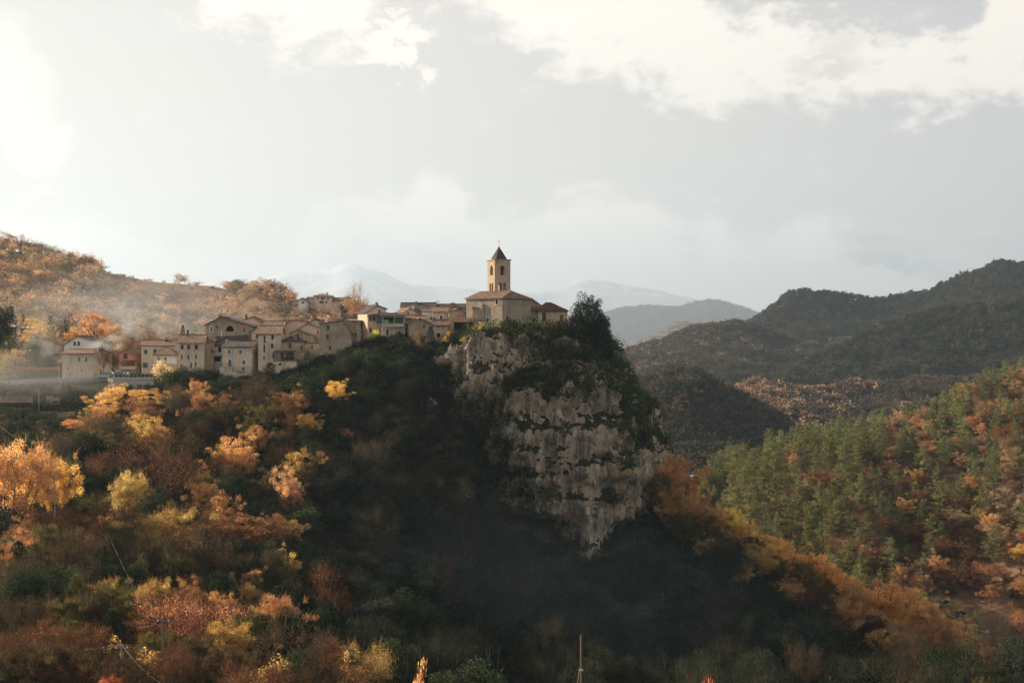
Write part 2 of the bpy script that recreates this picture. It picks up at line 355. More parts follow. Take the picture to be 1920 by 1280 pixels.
moss = T.math('ADD', T.math('MULTIPLY', sn.outputs[2], 0.55), T.math('ADD', T.math('MULTIPLY', n1, 0.9), T.math('MULTIPLY', n5, 0.7)))
col = T.mix(T.smooth(moss, 1.02, 1.14), col, T.mix(n2, c4((0.012, 0.02, 0.009)), c4((0.035, 0.048, 0.02))))
principled(T, out, col, 0.93, T.math('ADD', T.math('MULTIPLY', n2, 1.0), T.math('ADD', T.math('MULTIPLY', n3, 0.8), T.math('ADD', T.math('MULTIPLY', crk, 0.5), T.math('MULTIPLY', n5, 0.55)))), 1.2, spec=0.1)

# leaves: colour from the object, each leaf a little different, light passes through
def leaf_mat(name, instanced, trans, gloss=0.0):
    m, T, out = material(name)
    if instanced:
        a = T.node('ShaderNodeAttribute', attribute_type='INSTANCER', attribute_name='col'); col = a.outputs['Color']
    else:
        a = T.node('ShaderNodeObjectInfo'); col = a.outputs['Color']
    v = T.node('ShaderNodeAttribute', attribute_type='GEOMETRY', attribute_name='rnd')
    k = T.math('ADD', 0.42, T.math('MULTIPLY', v.outputs['Fac'], 1.15))
    sc = T.node('ShaderNodeVectorMath', operation='SCALE'); T.link(col, sc.inputs[0]); T.link(k, sc.inputs['Scale'])
    hs = T.node('ShaderNodeHueSaturation'); T.link(sc.outputs[0], hs.inputs['Color']); hs.inputs['Saturation'].default_value = 0.84
    T.link(T.math('ADD', 0.468, T.math('MULTIPLY', v.outputs['Fac'], 0.064)), hs.inputs['Hue'])
    d = T.node('ShaderNodeBsdfDiffuse'); t = T.node('ShaderNodeBsdfTranslucent'); mx = T.node('ShaderNodeMixShader'); mx.inputs[0].default_value = trans
    T.link(hs.outputs[0], d.inputs[0])
    br = T.node('ShaderNodeVectorMath', operation='MULTIPLY'); T.link(hs.outputs[0], br.inputs[0]); br.inputs[1].default_value = (1.75, 1.5, 0.95)
    T.link(br.outputs[0], t.inputs[0])
    T.link(d.outputs[0], mx.inputs[1]); T.link(t.outputs[0], mx.inputs[2]); T.link(mx.outputs[0], out.inputs[0])
leaf_mat('leaf', False, 0.60); leaf_mat('leaf_evergreen', False, 0.36)
leaf_mat('leaf_far', True, 0.34); leaf_mat('leaf_pine', False, 0.55)
def bark_mat(name, c):
    m, T, out = material(name); co = objco(T); n = T.noise(co, 4.0, 4, 0.6)
    principled(T, out, T.mix(n, c4([x * 0.6 for x in c]), c4([x * 1.3 for x in c])), 0.95, n, 0.03, spec=0.05)
bark_mat('bark', (0.12, 0.10, 0.08)); bark_mat('bark_pale', (0.26, 0.23, 0.20))
# ------------------------------------------------------------------ terrain
def pchip(x, y, xi):
    """monotone cubic through columns of y (n,k)"""
    x = np.asarray(x, float); y = np.asarray(y, float); xi = np.clip(xi, x[0], x[-1])
    h = np.diff(x); dl = np.diff(y, axis=0) / h[:, None]
    m = np.zeros_like(y); m[0] = dl[0]; m[-1] = dl[-1]
    for i in range(1, len(x) - 1):
        a, b = dl[i - 1], dl[i]; s = a * b > 0
        m[i] = np.where(s, 2 * a * b / np.where(s, a + b, 1), 0)
    k = np.clip(np.searchsorted(x, xi, side='right') - 1, 0, len(x) - 2)
    t = ((xi - x[k]) / h[k])[:, None]; hh = h[k][:, None]
    return ((1 + 2 * t) * (1 - t) ** 2 * y[k] + t * (1 - t) ** 2 * hh * m[k] + t * t * (3 - 2 * t) * y[k + 1] + t * t * (t - 1) * hh * m[k + 1])

class Sheet: pass
def loft(name, cols, nu, nv, mat, amp=0.0, scale=50.0, kind='structure', ridge=0.0, fold=None):
    """land surface lofted through surveyed columns: (px, [(py, Y), ...]) from the foot over the crest and down behind"""
    pxs = [c[0] for c in cols]; nr = len(cols[0][1])
    A = np.array([[[ (640 - q) / F * Y, Y] for q, Y in c[1]] for c in cols])    # z, Y
    ui = np.linspace(pxs[0], pxs[-1], nu)
    B = pchip(pxs, A.reshape(len(cols), -1), ui).reshape(nu, nr, 2)
    tv = np.linspace(0, nr - 1, nv)
    G = np.zeros((nu, nv, 2))
    C = pchip(np.arange(nr), B.transpose(1, 0, 2).reshape(nr, -1), tv).reshape(nv, nu, 2).transpose(1, 0, 2)
    z, Y = C[..., 0], C[..., 1]
    x = (ui[:, None] - 960) / F * Y
    P = np.stack([x, Y, z], -1)
    if amp:
        q = P.copy(); q[..., 2] *= 0.6
        d = amp * fbm(q / scale, 7 if scale > 1500 else 5, 0.55 if scale > 1500 else 0.5)
        if ridge: d = d + ridge * (ridged(q / (scale * 1.7) + 5.1, 3) - 0.6)
        P[..., 2] += d
    P[..., 2] = np.maximum(P[..., 2], -205.0)
    if fold is not None: P = fold(P)
    me = mesh_np(name, P.reshape(-1, 3), grid_quads(nu, nv), mats=[MATS[mat]])
    o = link(name, me, kind=kind)
    s = Sheet(); s.P = P; s.o = o
    a = P[1:, :-1] - P[:-1, :-1]; b = P[:-1, 1:] - P[:-1, :-1]
    s.area = np.linalg.norm(np.cross(a, b), axis=-1); s.nrm = np.cross(a, b); s.nrm /= np.linalg.norm(s.nrm, axis=-1)[..., None] + 1e-9
    return s
def sample(s, n, rg):
    w = s.area.ravel() / s.area.sum(); k = rg.choice(len(w), n, p=w); nv = s.area.shape[1]
    i, j = k // nv, k % nv; a, b = rg.random((2, n, 1))
    P = s.P
    return (P[i, j] * (1 - a) + P[i + 1, j] * a) * (1 - b) + (P[i, j + 1] * (1 - a) + P[i + 1, j + 1] * a) * b
def proj(p): return 960 + F * p[..., 0] / p[..., 1], 640 - F * p[..., 2] / p[..., 1]

# near terrain: thin-plate surface through surveyed ground points (px, py, Y)
GP = []
for Y, row in {
    30: [(-900, 1500), (960, 1700), (2800, 1500)],
    90: [(-500, 1340), (0, 1390), (600, 1420), (1200, 1460), (1920, 1440), (2500, 1380)],
    130: [(-400, 1230), (0, 1290), (300, 1305), (600, 1340), (900, 1500), (1200, 1530), (1500, 1500), (1920, 1370), (2400, 1290)],
    170: [(-400, 1100), (0, 1160), (300, 1200), (600, 1265), (900, 1430), (1200, 1460), (1500, 1430), (1900, 1335), (2300, 1280)],
    210: [(-400, 960), (0, 1010), (300, 1065), (600, 1145), (900, 1320), (1200, 1360), (1500, 1365), (1900, 1345), (2200, 1330)],
    250: [(-400, 860), (0, 880), (300, 935), (600, 1015), (900, 1180), (1200, 1245), (1500, 1290), (1900, 1340), (2200, 1360)],
    280: [(-400, 800), (0, 805), (200, 822), (350, 850), (600, 845), (720, 850), (800, 900), (950, 1095), (1100, 1130), (1250, 1120), (1400, 1155), (1600, 1235), (1900, 1320), (2100, 1350)],
    308: [(-400, 762), (0, 757), (180, 765), (300, 752), (420, 724), (520, 722), (600, 700), (660, 676), (720, 664), (790, 668), (835, 720), (1250, 975), (1320, 1020), (1400, 1055), (1500, 1105), (1600, 1175), (1750, 1240), (1950, 1320)],
    322: [(-400, 740), (0, 727), (120, 722), (230, 722), (330, 706), (450, 706), (530, 700), (610, 672), (690, 641), (780, 636), (850, 636)],
    345: [(-400, 720), (0, 712), (150, 706), (300, 700), (450, 690), (600, 660), (720, 640), (800, 635), (1300, 1110), (1450, 1190), (1650, 1280), (1900, 1360)],
    375: [(-400, 695), (0, 690), (150, 690), (300, 692), (450, 690), (600, 680), (800, 680), (1000, 800), (1300, 1150), (1500, 1230), (1700, 1290), (1950, 1330)],
    420: [(-400, 640), (0, 655), (200, 672), (400, 690), (600, 710), (900, 800), (1300, 1120), (1600, 1200)],
    520: [(-400, 640), (200, 680), (600, 740), (1000, 850), (1400, 1010)],
}.items():
    for a, b in row: GP.append(pt(a, b, Y))
GP = np.array(GP)
def tps_fit(xy, z, lam=2.0):
    n = len(xy); d = np.linalg.norm(xy[:, None] - xy[None], axis=-1) / 100.0
    K = np.where(d > 0, d * d * np.log(d + 1e-12), 0) + lam * 1e-3 * np.eye(n)
    Pm = np.c_[np.ones(n), xy / 100.0]; A = np.block([[K, Pm], [Pm.T, np.zeros((3, 3))]])
    return np.linalg.solve(A, np.r_[z, 0, 0, 0])
_tw = tps_fit(GP[:, :2], GP[:, 2])
def terr(x, y):
    x = np.atleast_1d(np.asarray(x, float)); y = np.atleast_1d(np.asarray(y, float)); sh = x.shape
    q = np.stack([x.ravel(), y.ravel()], -1); res = np.zeros(len(q))
    for k in range(0, len(q), 20000):
        s = q[k:k + 20000]; d = np.linalg.norm(s[:, None] - GP[None, :, :2], axis=-1) / 100.0
        res[k:k + 20000] = np.where(d > 0, d * d * np.log(d + 1e-12), 0) @ _tw[:-3] + np.c_[np.ones(len(s)), s / 100.0] @ _tw[-3:]
    res += 0.9 * fbm(np.stack([q[:, 0] / 14, q[:, 1] / 14, 0 * q[:, 0]], -1), 4) * sstep(q[:, 1], 60, 110)
    # terraces and roadside are kept smooth and stepped
    return res.reshape(sh)
xs = np.linspace(-210, 260, 330); ys = np.concatenate([np.linspace(-40, 110, 40), np.linspace(114, 460, 260), np.linspace(465, 560, 30)])
GX, GY = np.meshgrid(xs, ys, indexing='ij'); wid = np.clip(GY / 330, 0.45, 2.0)
GX = GX * wid; GZ = terr(GX, GY)
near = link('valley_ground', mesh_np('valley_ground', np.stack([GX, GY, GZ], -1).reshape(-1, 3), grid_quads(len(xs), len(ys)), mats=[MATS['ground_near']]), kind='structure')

# wide base sheet to the horizon, far below the hills
bx = np.linspace(-33000, 33000, 40); by = np.linspace(-900, 36000, 60); BX, BY = np.meshgrid(bx, by, indexing='ij')
BZ = -95 - 0.012 * np.maximum(0, BY - 300) + 0 * BX
link('terrain', mesh_np('terrain', np.stack([BX, BY, np.maximum(BZ, -190)], -1).reshape(-1, 3), grid_quads(40, 60), mats=[MATS['ground_far']]), kind='structure')

# hill on the left behind the village
S_left = loft('hillside_left', [
    (-700, [(700, 370), (640, 420), (585, 500), (540, 600), (400, 780), (360, 900), (500, 1100)]),
    (-250, [(690, 375), (630, 430), (585, 500), (550, 600), (440, 780), (420, 900), (520, 1100)]),
    (0,    [(685, 380), (628, 430), (580, 490), (572, 560), (492, 720), (468, 840), (560, 1050)]),
    (130,  [(690, 385), (640, 430), (598, 480), (592, 560), (515, 720), (497, 820), (580, 1020)]),
    (260,  [(700, 390), (660, 430), (630, 480), (628, 560), (545, 690), (524, 780), (600, 1000)]),
    (400,  [(705, 400), (680, 440), (655, 500), (648, 570), (566, 670), (538, 740), (610, 950)]),
    (520,  [(715, 410), (690, 450), (660, 510), (625, 560), (575, 600), (564, 660), (620, 900)]),
    (600,  [(725, 415), (700, 455), (668, 515), (625, 560), (580, 588), (574, 640), (640, 870)]),
    (650,  [(730, 420), (710, 460), (680, 520), (640, 570), (590, 605), (588, 640), (650, 850)]),
    (740,  [(760, 430), (740, 470), (710, 520), (680, 570), (650, 610), (645, 650), (720, 800)]),
    (900,  [(820, 440), (800, 480), (790, 520), (780, 570), (770, 610), (760, 650), (800, 800)]),
], 260, 180, 'ground_left', amp=3.0, scale=60)

# hillside on the right with pines
S_right = loft('hillside_right', [
    (1150, [(1180, 400), (1100, 440), (1040, 480), (1000, 520), (985, 550), (1040, 640), (1100, 760)]),
    (1300, [(1170, 400), (1090, 435), (1020, 470), (965, 505), (948, 540), (1010, 640), (1080, 760)]),
    (1400, [(1180, 395), (1090, 430), (1010, 462), (935, 500), (905, 540), (960, 640), (1060, 760)]),
    (1560, [(1220, 385), (1110, 420), (1010, 460), (910, 510), (855, 570), (890, 660), (1000, 780)]),
    (1650, [(1250, 375), (1140, 408), (1030, 455), (920, 515), (830, 590), (860, 680), (980, 800)]),
    (1720, [(1270, 365), (1180, 395), (1050, 450), (920, 520), (812, 600), (840, 690), (960, 820)]),
    (1800, [(1285, 355), (1190, 392), (1060, 445), (910, 520), (775, 615), (800, 700), (940, 830)]),
    (1860, [(1290, 350), (1180, 392), (1050, 440), (890, 520), (745, 630), (760, 720), (920, 850)]),
    (1960, [(1290, 345), (1160, 390), (1020, 440), (860, 520), (712, 640), (730, 740), (900, 860)]),
    (2400, [(1290, 335), (1100, 385), (940, 440), (760, 520), (560, 660), (560, 760), (800, 900)]),
], 260, 200, 'ground_right', amp=5.0, scale=55, ridge=3.0)

# further ridges on the right
S_e = loft('hill_shaded', [
    (1050, [(980, 720), (900, 800), (790, 880), (760, 920), (860, 1050)]),
    (1180, [(980, 720), (890, 800), (765, 880), (742, 920), (850, 1050)]),
    (1280, [(980, 720), (880, 800), (745, 880), (716, 920), (840, 1050)]),
    (1350, [(985, 720), (890, 800), (775, 880), (748, 915), (860, 1050)]),
    (1430, [(1000, 715), (910, 790), (815, 860), (792, 900), (880, 1040)]),
    (1520, [(1020, 710), (940, 780), (860, 840), (838, 880), (900, 1020)]),
    (1650, [(1060, 700), (990, 760), (930, 820), (905, 860), (950, 1000)]),
], 160, 100, 'ground_far', amp=5, scale=80)
S_d = loft('hill_copper', [
    (1150, [(900, 1000), (840, 1100), (800, 1180), (790, 1260), (780, 1300), (850, 1450)]),
    (1330, [(900, 1000), (840, 1080), (790, 1150), (775, 1230), (762, 1290), (840, 1450)]),
    (1480, [(920, 1000), (850, 1060), (795, 1130), (770, 1220), (748, 1300), (830, 1450)]),
    (1620, [(930, 980), (860, 1040), (800, 1120), (775, 1220), (748, 1300), (830, 1450)]),
    (1800, [(930, 960), (860, 1020), (790, 1110), (760, 1210), (730, 1300), (820, 1450)]),
    (2100, [(900, 960), (840, 1020), (760, 1110), (720, 1210), (650, 1300), (780, 1450)]),
], 180, 110, 'ground_far', amp=12, scale=110, ridge=5)
S_b = loft('hill_cliffs', [
    (1200, [(860, 1350), (800, 1450), (770, 1520), (752, 1580), (830, 1750)]),
    (1320, [(850, 1350), (780, 1450), (745, 1530), (728, 1590), (820, 1750)]),
    (1450, [(840, 1350), (760, 1450), (725, 1540), (700, 1610), (800, 1780)]),
    (1570, [(830, 1350), (745, 1450), (690, 1560), (652, 1650), (760, 1820)]),
    (1650, [(820, 1350), (740, 1450), (680, 1570), (628, 1680), (740, 1850)]),
    (1800, [(810, 1350), (735, 1450), (660, 1590), (600, 1720), (700, 1900)]),
    (2100, [(780, 1350), (700, 1450), (620, 1600), (540, 1760), (640, 1950)]),
], 200, 120, 'ground_far', amp=14, scale=150, ridge=6)
S_c = loft('hill_middle', [
    (1080, [(800, 1500), (740, 1650), (705, 1780), (690, 1850), (760, 2050)]),
    (1180, [(790, 1500), (720, 1650), (682, 1790), (664, 1880), (740, 2050)]),
    (1240, [(780, 1500), (710, 1650), (665, 1800), (646, 1890), (730, 2080)]),
    (1300, [(780, 1500), (705, 1660), (645, 1820), (620, 1930), (720, 2100)]),
    (1380, [(780, 1500), (710, 1660), (640, 1830), (612, 1950), (710, 2100)]),
    (1450, [(780, 1500), (720, 1660), (660, 1820), (640, 1950), (720, 2100)]),
    (1600, [(800, 1500), (740, 1660), (690, 1820), (670, 1950), (740, 2100)]),
], 160, 110, 'ground_far', amp=10, scale=140, ridge=4)
S_a = loft('ridge_right', [
    (1250, [(760, 1900), (720, 2050), (690, 2200), (670, 2300), (740, 2600)]),
    (1390, [(760, 1900), (700, 2050), (650, 2200), (622, 2320), (720, 2600)]),
    (1450, [(760, 1900), (690, 2050), (620, 2220), (584, 2350), (700, 2650)]),
    (1490, [(760, 1900), (685, 2050), (610, 2220), (570, 2360), (690, 2650)]),
    (1640, [(750, 1880), (680, 2040), (610, 2220), (568, 2380), (690, 2700)]),
    (1780, [(740, 1850), (670, 2020), (600, 2220), (546, 2400), (680, 2750)]),
    (1840, [(740, 1850), (660, 2020), (585, 2220), (526, 2420), (660, 2750)]),
    (1890, [(735, 1850), (650, 2020), (570, 2220), (508, 2430), (650, 2750)]),
    (1960, [(730, 1850), (640, 2020), (565, 2220), (506, 2440), (640, 2750)]),
    (2300, [(700, 1850), (610, 2020), (530, 2220), (460, 2450), (600, 2750)]),
], 220, 120, 'ground_far', amp=16, scale=180, ridge=10)
S_f = loft('hills_pale', [
    (850, [(700, 9500), (660, 10750), (625, 12000), (612, 12500), (680, 14000)]),
    (1100, [(700, 9500), (660, 10750), (615, 12000), (600, 12500), (680, 14000)]),
    (1200, [(690, 9500), (645, 10750), (605, 12000), (588, 12500), (670, 14000)]),
    (1265, [(690, 9250), (640, 10500), (610, 11750), (594, 12500), (670, 14000)]),
    (1340, [(690, 9250), (640, 10500), (600, 11750), (580, 12500), (660, 14000)]),
    (1400, [(690, 9250), (640, 10500), (610, 11750), (592, 12500), (660, 14000)]),
    (1480, [(690, 9250), (650, 10500), (630, 11750), (620, 12500), (680, 14000)]),
    (1700, [(700, 9250), (670, 10500), (650, 11750), (640, 12500), (690, 14000)]),
], 200, 80, 'ground_far', amp=60, scale=1050, ridge=36)
S_f2 = loft('hill_pale_near', [
    (1080, [(720, 5940), (690, 6380), (672, 6820), (668, 7040), (720, 7700)]),
    (1180, [(720, 5940), (680, 6380), (664, 6820), (658, 7040), (720, 7700)]),
    (1240, [(715, 5940), (670, 6380), (645, 6820), (638, 7040), (710, 7700)]),
    (1290, [(710, 5940), (660, 6380), (625, 6820), (614, 7040), (700, 7700)]),
    (1340, [(710, 5940), (660, 6380), (630, 6820), (620, 7040), (700, 7700)]),
    (1450, [(720, 5940), (680, 6380), (660, 6820), (650, 7040), (710, 7700)]),
], 120, 60, 'ground_left', amp=26, scale=440, ridge=11)
S_g = loft('snowy_mountains', [
    (-1500, [(680, 23500), (640, 26895), (600, 29506), (590, 31334), (690, 35251)]),
    (0, [(680, 23500), (640, 26895), (570, 29506), (560, 31334), (690, 35251)]),
    (430, [(670, 23500), (620, 26895), (545, 29506), (530, 31334), (690, 35251)]),
    (540, [(670, 23500), (620, 26895), (540, 29506), (521, 31334), (690, 35251)]),
    (610, [(670, 23500), (610, 26895), (530, 29506), (512, 31334), (690, 35251)]),
    (652, [(670, 23500), (600, 26895), (520, 29506), (500, 31334), (690, 35251)]),
    (700, [(670, 23500), (605, 26895), (530, 29506), (512, 31334), (690, 35251)]),
    (770, [(670, 23500), (610, 26895), (560, 29506), (540, 31334), (690, 35251)]),
    (900, [(670, 23500), (620, 26895), (565, 29506), (548, 31334), (690, 35251)]),
    (990, [(670, 23500), (620, 26895), (560, 29506), (544, 31334), (690, 35251)]),
    (1040, [(670, 23500), (620, 26895), (565, 29506), (543, 31334), (690, 35251)]),
    (1095, [(670, 23500), (610, 26895), (545, 29506), (525, 31334), (690, 35251)]),
    (1150, [(670, 23500), (615, 26895), (560, 29506), (533, 31334), (690, 35251)]),
    (1230, [(670, 23500), (620, 26895), (565, 29506), (546, 31334), (690, 35251)]),
    (1310, [(670, 23500), (625, 26895), (580, 29506), (564, 31334), (690, 35251)]),
    (1400, [(670, 23500), (635, 26895), (600, 29506), (588, 31334), (690, 35251)]),
    (2100, [(680, 23500), (650, 26895), (620, 29506), (600, 31334), (690, 35251)]),
    (3400, [(680, 23500), (650, 26895), (620, 29506), (600, 31334), (690, 35251)]),
], 420, 120, 'snow_mountain', amp=90, scale=2400, ridge=85)

# ------------------------------------------------------------------ the cliff
LV = [   # z, outline (px, Y) from the back left round the front to the back right
    (3.2,  [(800, 352), (800, 336), (815, 322), (845, 315), (890, 311), (940, 309), (990, 309), (1040, 311), (1085, 316), (1102, 324), (1112, 338), (1105, 352), (1060, 366), (930, 368)]),
    (0.8,  [(780, 356), (775, 336), (800, 318), (840, 309), (890, 305), (940, 304), (990, 304), (1045, 305), (1098, 309), (1124, 318), (1138, 335), (1134, 358), (1080, 374), (920, 376)]),
    (-6,   [(770, 360), (765, 336), (795, 316), (842, 306), (890, 302), (940, 301), (990, 301), (1048, 302), (1106, 306), (1134, 315), (1152, 334), (1148, 360), (1085, 378), (910, 380)]),
    (-14,  [(770, 362), (765, 336), (800, 315), (850, 305), (900, 300), (950, 298), (1005, 297), (1062, 298), (1124, 302), (1160, 312), (1182, 332), (1176, 360), (1095, 382), (900, 384)]),
    (-20,  [(770, 364), (770, 336), (810, 315), (860, 304), (908, 298), (958, 295), (1012, 294), (1076, 295), (1140, 299), (1184, 309), (1211, 330), (1204, 362), (1105, 386), (900, 388)]),
    (-26,  [(775, 366), (780, 336), (825, 315), (872, 303), (920, 297), (970, 294), (1025, 292), (1088, 293), (1152, 297), (1205, 308), (1235, 330), (1225, 364), (1110, 388), (900, 390)]),
    (-34,  [(780, 366), (790, 336), (840, 315), (885, 304), (930, 298), (985, 294), (1040, 292), (1100, 292), (1160, 296), (1210, 307), (1237, 329), (1230, 365), (1110, 390), (900, 392)]),
    (-42,  [(790, 366), (800, 336), (850, 316), (900, 306), (945, 300), (1000, 295), (1050, 292), (1108, 291), (1165, 295), (1210, 306), (1233, 328), (1230, 366), (1110, 391), (900, 393)]),
    (-50,  [(795, 366), (810, 338), (860, 318), (910, 308), (955, 301), (1008, 296), (1060, 292), (1112, 291), (1165, 295), (1208, 306), (1230, 328), (1230, 366), (1110, 391), (900, 393)]),
    (-62,  [(800, 368), (810, 338), (860, 318), (910, 308), (955, 301), (1008, 295), (1060, 291), (1112, 290), (1166, 294), (1210, 306), (1232, 328), (1232, 366), (1110, 392), (900, 394)]),
]
NA, NZ = 620, 250
zl = np.array([l[0] for l in LV])
O = np.array([[[(p - 960) / F * y, y] for p, y in l[1]] for l in LV])          # levels, pts, 2
Oc = np.concatenate([O, O[:, :1]], 1)
ta = np.linspace(0, O.shape[1], NA, endpoint=False)
# more samples on the faces seen from the valley
wgt = np.interp(ta, [0, 2, 11, 14], [0.0, 1.2, 12.6, 14.0]); ta = wgt
Oi = np.stack([pchip(np.arange(Oc.shape[1]), np.concatenate([Oc[k]], 0), ta) for k in range(len(LV))])   # levels, NA, 2
zi = np.linspace(zl[0], zl[-1], NZ)
G = pchip(-zl, Oi.reshape(len(LV), -1), -zi).reshape(NZ, NA, 2).transpose(1, 0, 2)
CP = np.concatenate([G, np.broadcast_to(zi[None, :, None], (NA, NZ, 1))], -1)
def grid_normal(P):
    du = np.roll(P, -1, 0) - np.roll(P, 1, 0); dv = np.gradient(P, axis=1)
    n = np.cross(du, dv); n /= np.linalg.norm(n, axis=-1)[..., None] + 1e-9; return n
N0 = grid_normal(CP); 
cen = np.array([(1000 - 960) / F * 340, 340.0, -20.0])
if (N0 * (CP - cen)).sum() < 0: N0 = -N0
q = CP
butt = fbm(q * np.array([1 / 9.0, 1 / 9.0, 1 / 26.0]), 4, 0.55)                  # buttresses and gullies
led = pnoise(np.stack([q[..., 0] / 26, q[..., 1] / 26, q[..., 2] / 5.0 + 0.25 * fbm(q / 15, 2)], -1))   # ledges
blk = ridged(q * np.array([1 / 5.0, 1 / 5.0, 1 / 13.0]), 3)
fin_ = fbm(q * np.array([1 / 1.3, 1 / 1.3, 1 / 2.2]), 3, 0.6)
fade = sstep(3.4 - CP[..., 2], 0.0, 4.0)
disp = fade * (3.0 * butt + 1.5 * np.tanh(led * 3) + 1.0 * blk + 0.62 * fin_)
CP = CP + N0 * disp[..., None]
CP[..., 2] += fade * (0.5 * fbm(q / 2.5 + 3.3, 3))
pxc = 960 + F * CP[..., 0] / CP[..., 1]
CP[..., 2] += sstep(CP[..., 2], -16.0, 2.0) * (-4.5 * sstep(912 - pxc, 0, 110) - 2.5 * sstep(pxc - 1085, 0, 70) + 1.3 * fbm(q / 6.0 + 7.7, 3))
NRM = grid_normal(CP)
if (NRM * N0).sum() < 0: NRM = -NRM
# cap rings to close the top
caps = []
top = CP[:, 0].copy(); cc = top.mean(0)
for k, f_ in enumerate((0.86, 0.66, 0.4, 0.12)):
    r = cc + (top - cc) * f_; r[:, 2] = top[:, 2] + (3.6 - top[:, 2]) * (0.5, 0.85, 1.0, 1.0)[k] + 0.6 * fbm(np.c_[r[:, :2] / 7, 0 * r[:, 0]], 3); caps.append(r)
AL = np.concatenate([np.stack(caps[::-1], 1), CP], 1)
cq = grid_quads(NA, AL.shape[1], wrap=True)
cliff = link('cliff', mesh_np('cliff', AL.reshape(-1, 3), cq, mats=[MATS['limestone']]), kind='structure')

# haze: the air of the valley
hv = np.array([[x, y, z] for z in (-215.0, 1900.0) for x, y in ((-34000, -1500), (34000, -1500), (34000, 37000), (-34000, 37000))])
haze = link('haze', mesh_np('haze', hv, [[3, 2, 1, 0], [4, 5, 6, 7], [0, 1, 5, 4], [1, 2, 6, 5], [2, 3, 7, 6], [3, 0, 4, 7]], smooth=False), kind='stuff')
m, T, out = material('haze_air'); pv = T.node('ShaderNodeVolumePrincipled')
pv.inputs['Color'].default_value = (0.66, 0.815, 1.0, 1); pv.inputs['Density'].default_value = 6.4e-5
pv.inputs['Anisotropy'].default_value = 0.35; T.link(pv.outputs[0], out.inputs['Volume'])
haze.data.materials.append(m); haze['label'] = 'pale blue haze filling the valley air'
# ------------------------------------------------------------------ buildings
class MB:
    """collects polygons for one mesh"""
    def __init__(self): self.v = []; self.f = []
    def poly(self, pts):
        k = len(self.v); self.v += [tuple(p) for p in pts]; self.f.append(tuple(range(k, k + len(pts))))
    def tris(self, pts, tr):
        k = len(self.v); self.v += [tuple(p) for p in pts]; self.f += [tuple(k + i for i in t) for t in tr]
    def box(self, x0, x1, y0, y1, z0, z1):
        p = [(x, y, z) for z in (z0, z1) for x, y in ((x0, y0), (x1, y0), (x1, y1), (x0, y1))]
        k = len(self.v); self.v += p
        self.f += [tuple(k + i for i in q) for q in ((3, 2, 1, 0), (4, 5, 6, 7), (0, 1, 5, 4), (1, 2, 6, 5), (2, 3, 7, 6), (3, 0, 4, 7))]
    def tube(self, pts, rad, n=6):
        pts = [Vector(p) for p in pts]; k = len(self.v)
        for i, p in enumerate(pts):
            d = (pts[min(i + 1, len(pts) - 1)] - pts[max(i - 1, 0)]).normalized()
            a = d.cross(Vector((0, 0, 1))) if abs(d.z) < 0.95 else d.cross(Vector((1, 0, 0))); a.normalize(); b = d.cross(a)
            r = rad[i] if isinstance(rad, (list, tuple)) else rad
            self.v += [tuple(p + a * (r * math.cos(6.2832 * j / n)) + b * (r * math.sin(6.2832 * j / n))) for j in range(n)]
        for i in range(len(pts) - 1):
            for j in range(n):
                q = k + i * n; self.f.append((q + j, q + (j + 1) % n, q + n + (j + 1) % n, q + n + j))
        self.f.append(tuple(k + j for j in range(n))[::-1]); q = k + (len(pts) - 1) * n; self.f.append(tuple(q + j for j in range(n)))
    def build(self, name, mat, parent=None, smooth=False, **props):
        me = bpy.data.meshes.new(name); me.from_pydata(self.v, [], self.f); me.materials.append(MATS[mat]); me.update()
        if smooth: me.polygons.foreach_set('use_smooth', np.ones(len(me.polygons), bool))
        return link(name, me, parent, **props)

def slab(mb, c, nu=None, nv=None, th=0.16, jit=0.05, seed=0):
    """a roof plane: c = four corners, slightly sagging and uneven, with thickness"""
    c = [np.array(p, float) for p in c]
    lu = max(np.linalg.norm(c[1] - c[0]), np.linalg.norm(c[2] - c[3])); lv = max(np.linalg.norm(c[3] - c[0]), np.linalg.norm(c[2] - c[1]))
    nu = nu or max(2, int(lu / 0.5) + 1); nv = nv or max(2, int(lv / 0.6) + 1)
    a = np.linspace(0, 1, nu)[:, None, None]; b = np.linspace(0, 1, nv)[None, :, None]
    P = (c[0] * (1 - a) + c[1] * a) * (1 - b) + (c[3] * (1 - a) + c[2] * a) * b
    nz = fbm(np.concatenate([P[..., :2] * 0.9 + seed * 3.7, P[..., 2:] * 0.9], -1), 2)
    P[..., 2] += jit * nz - 0.05 * np.sin(a[..., 0] * math.pi) * min(1, lu / 8)
    # course of tile ends along the eave
    P[:, 0, 2] += 0.03 * (np.arange(nu) % 2)
    k = len(mb.v); mb.v += [tuple(p) for p in P.reshape(-1, 3)]
    Q = P.copy(); Q[..., 2] -= th; mb.v += [tuple(p) for p in Q.reshape(-1, 3)]
    g = grid_quads(nu, nv); mb.f += [tuple(int(i) + k for i in q) for q in g]; o = nu * nv
    mb.f += [tuple(int(i) + k + o for i in q[::-1]) for q in g]
    rim = [i * nv for i in range(nu)] + [(nu - 1) * nv + j for j in range(1, nv)] + [i * nv + nv - 1 for i in range(nu - 2, -1, -1)] + [j for j in range(nv - 2, 0, -1)]
    for i in range(len(rim)):
        p, q = rim[i], rim[(i + 1) % len(rim)]; mb.f.append((k + q, k + p, k + p + o, k + q + o))

def rect(s, z, w, h): return [(s - w / 2, z - h / 2), (s + w / 2, z - h / 2), (s + w / 2, z + h / 2), (s - w / 2, z + h / 2)]
def arch(s, z, w, h):
    r = w / 2; zc = z + h / 2 - r
    return [(s - r, z - h / 2), (s + r, z - h / 2)] + [(s + r * math.cos(a), zc + r * math.sin(a)) for a in np.linspace(0, math.pi, 9)]

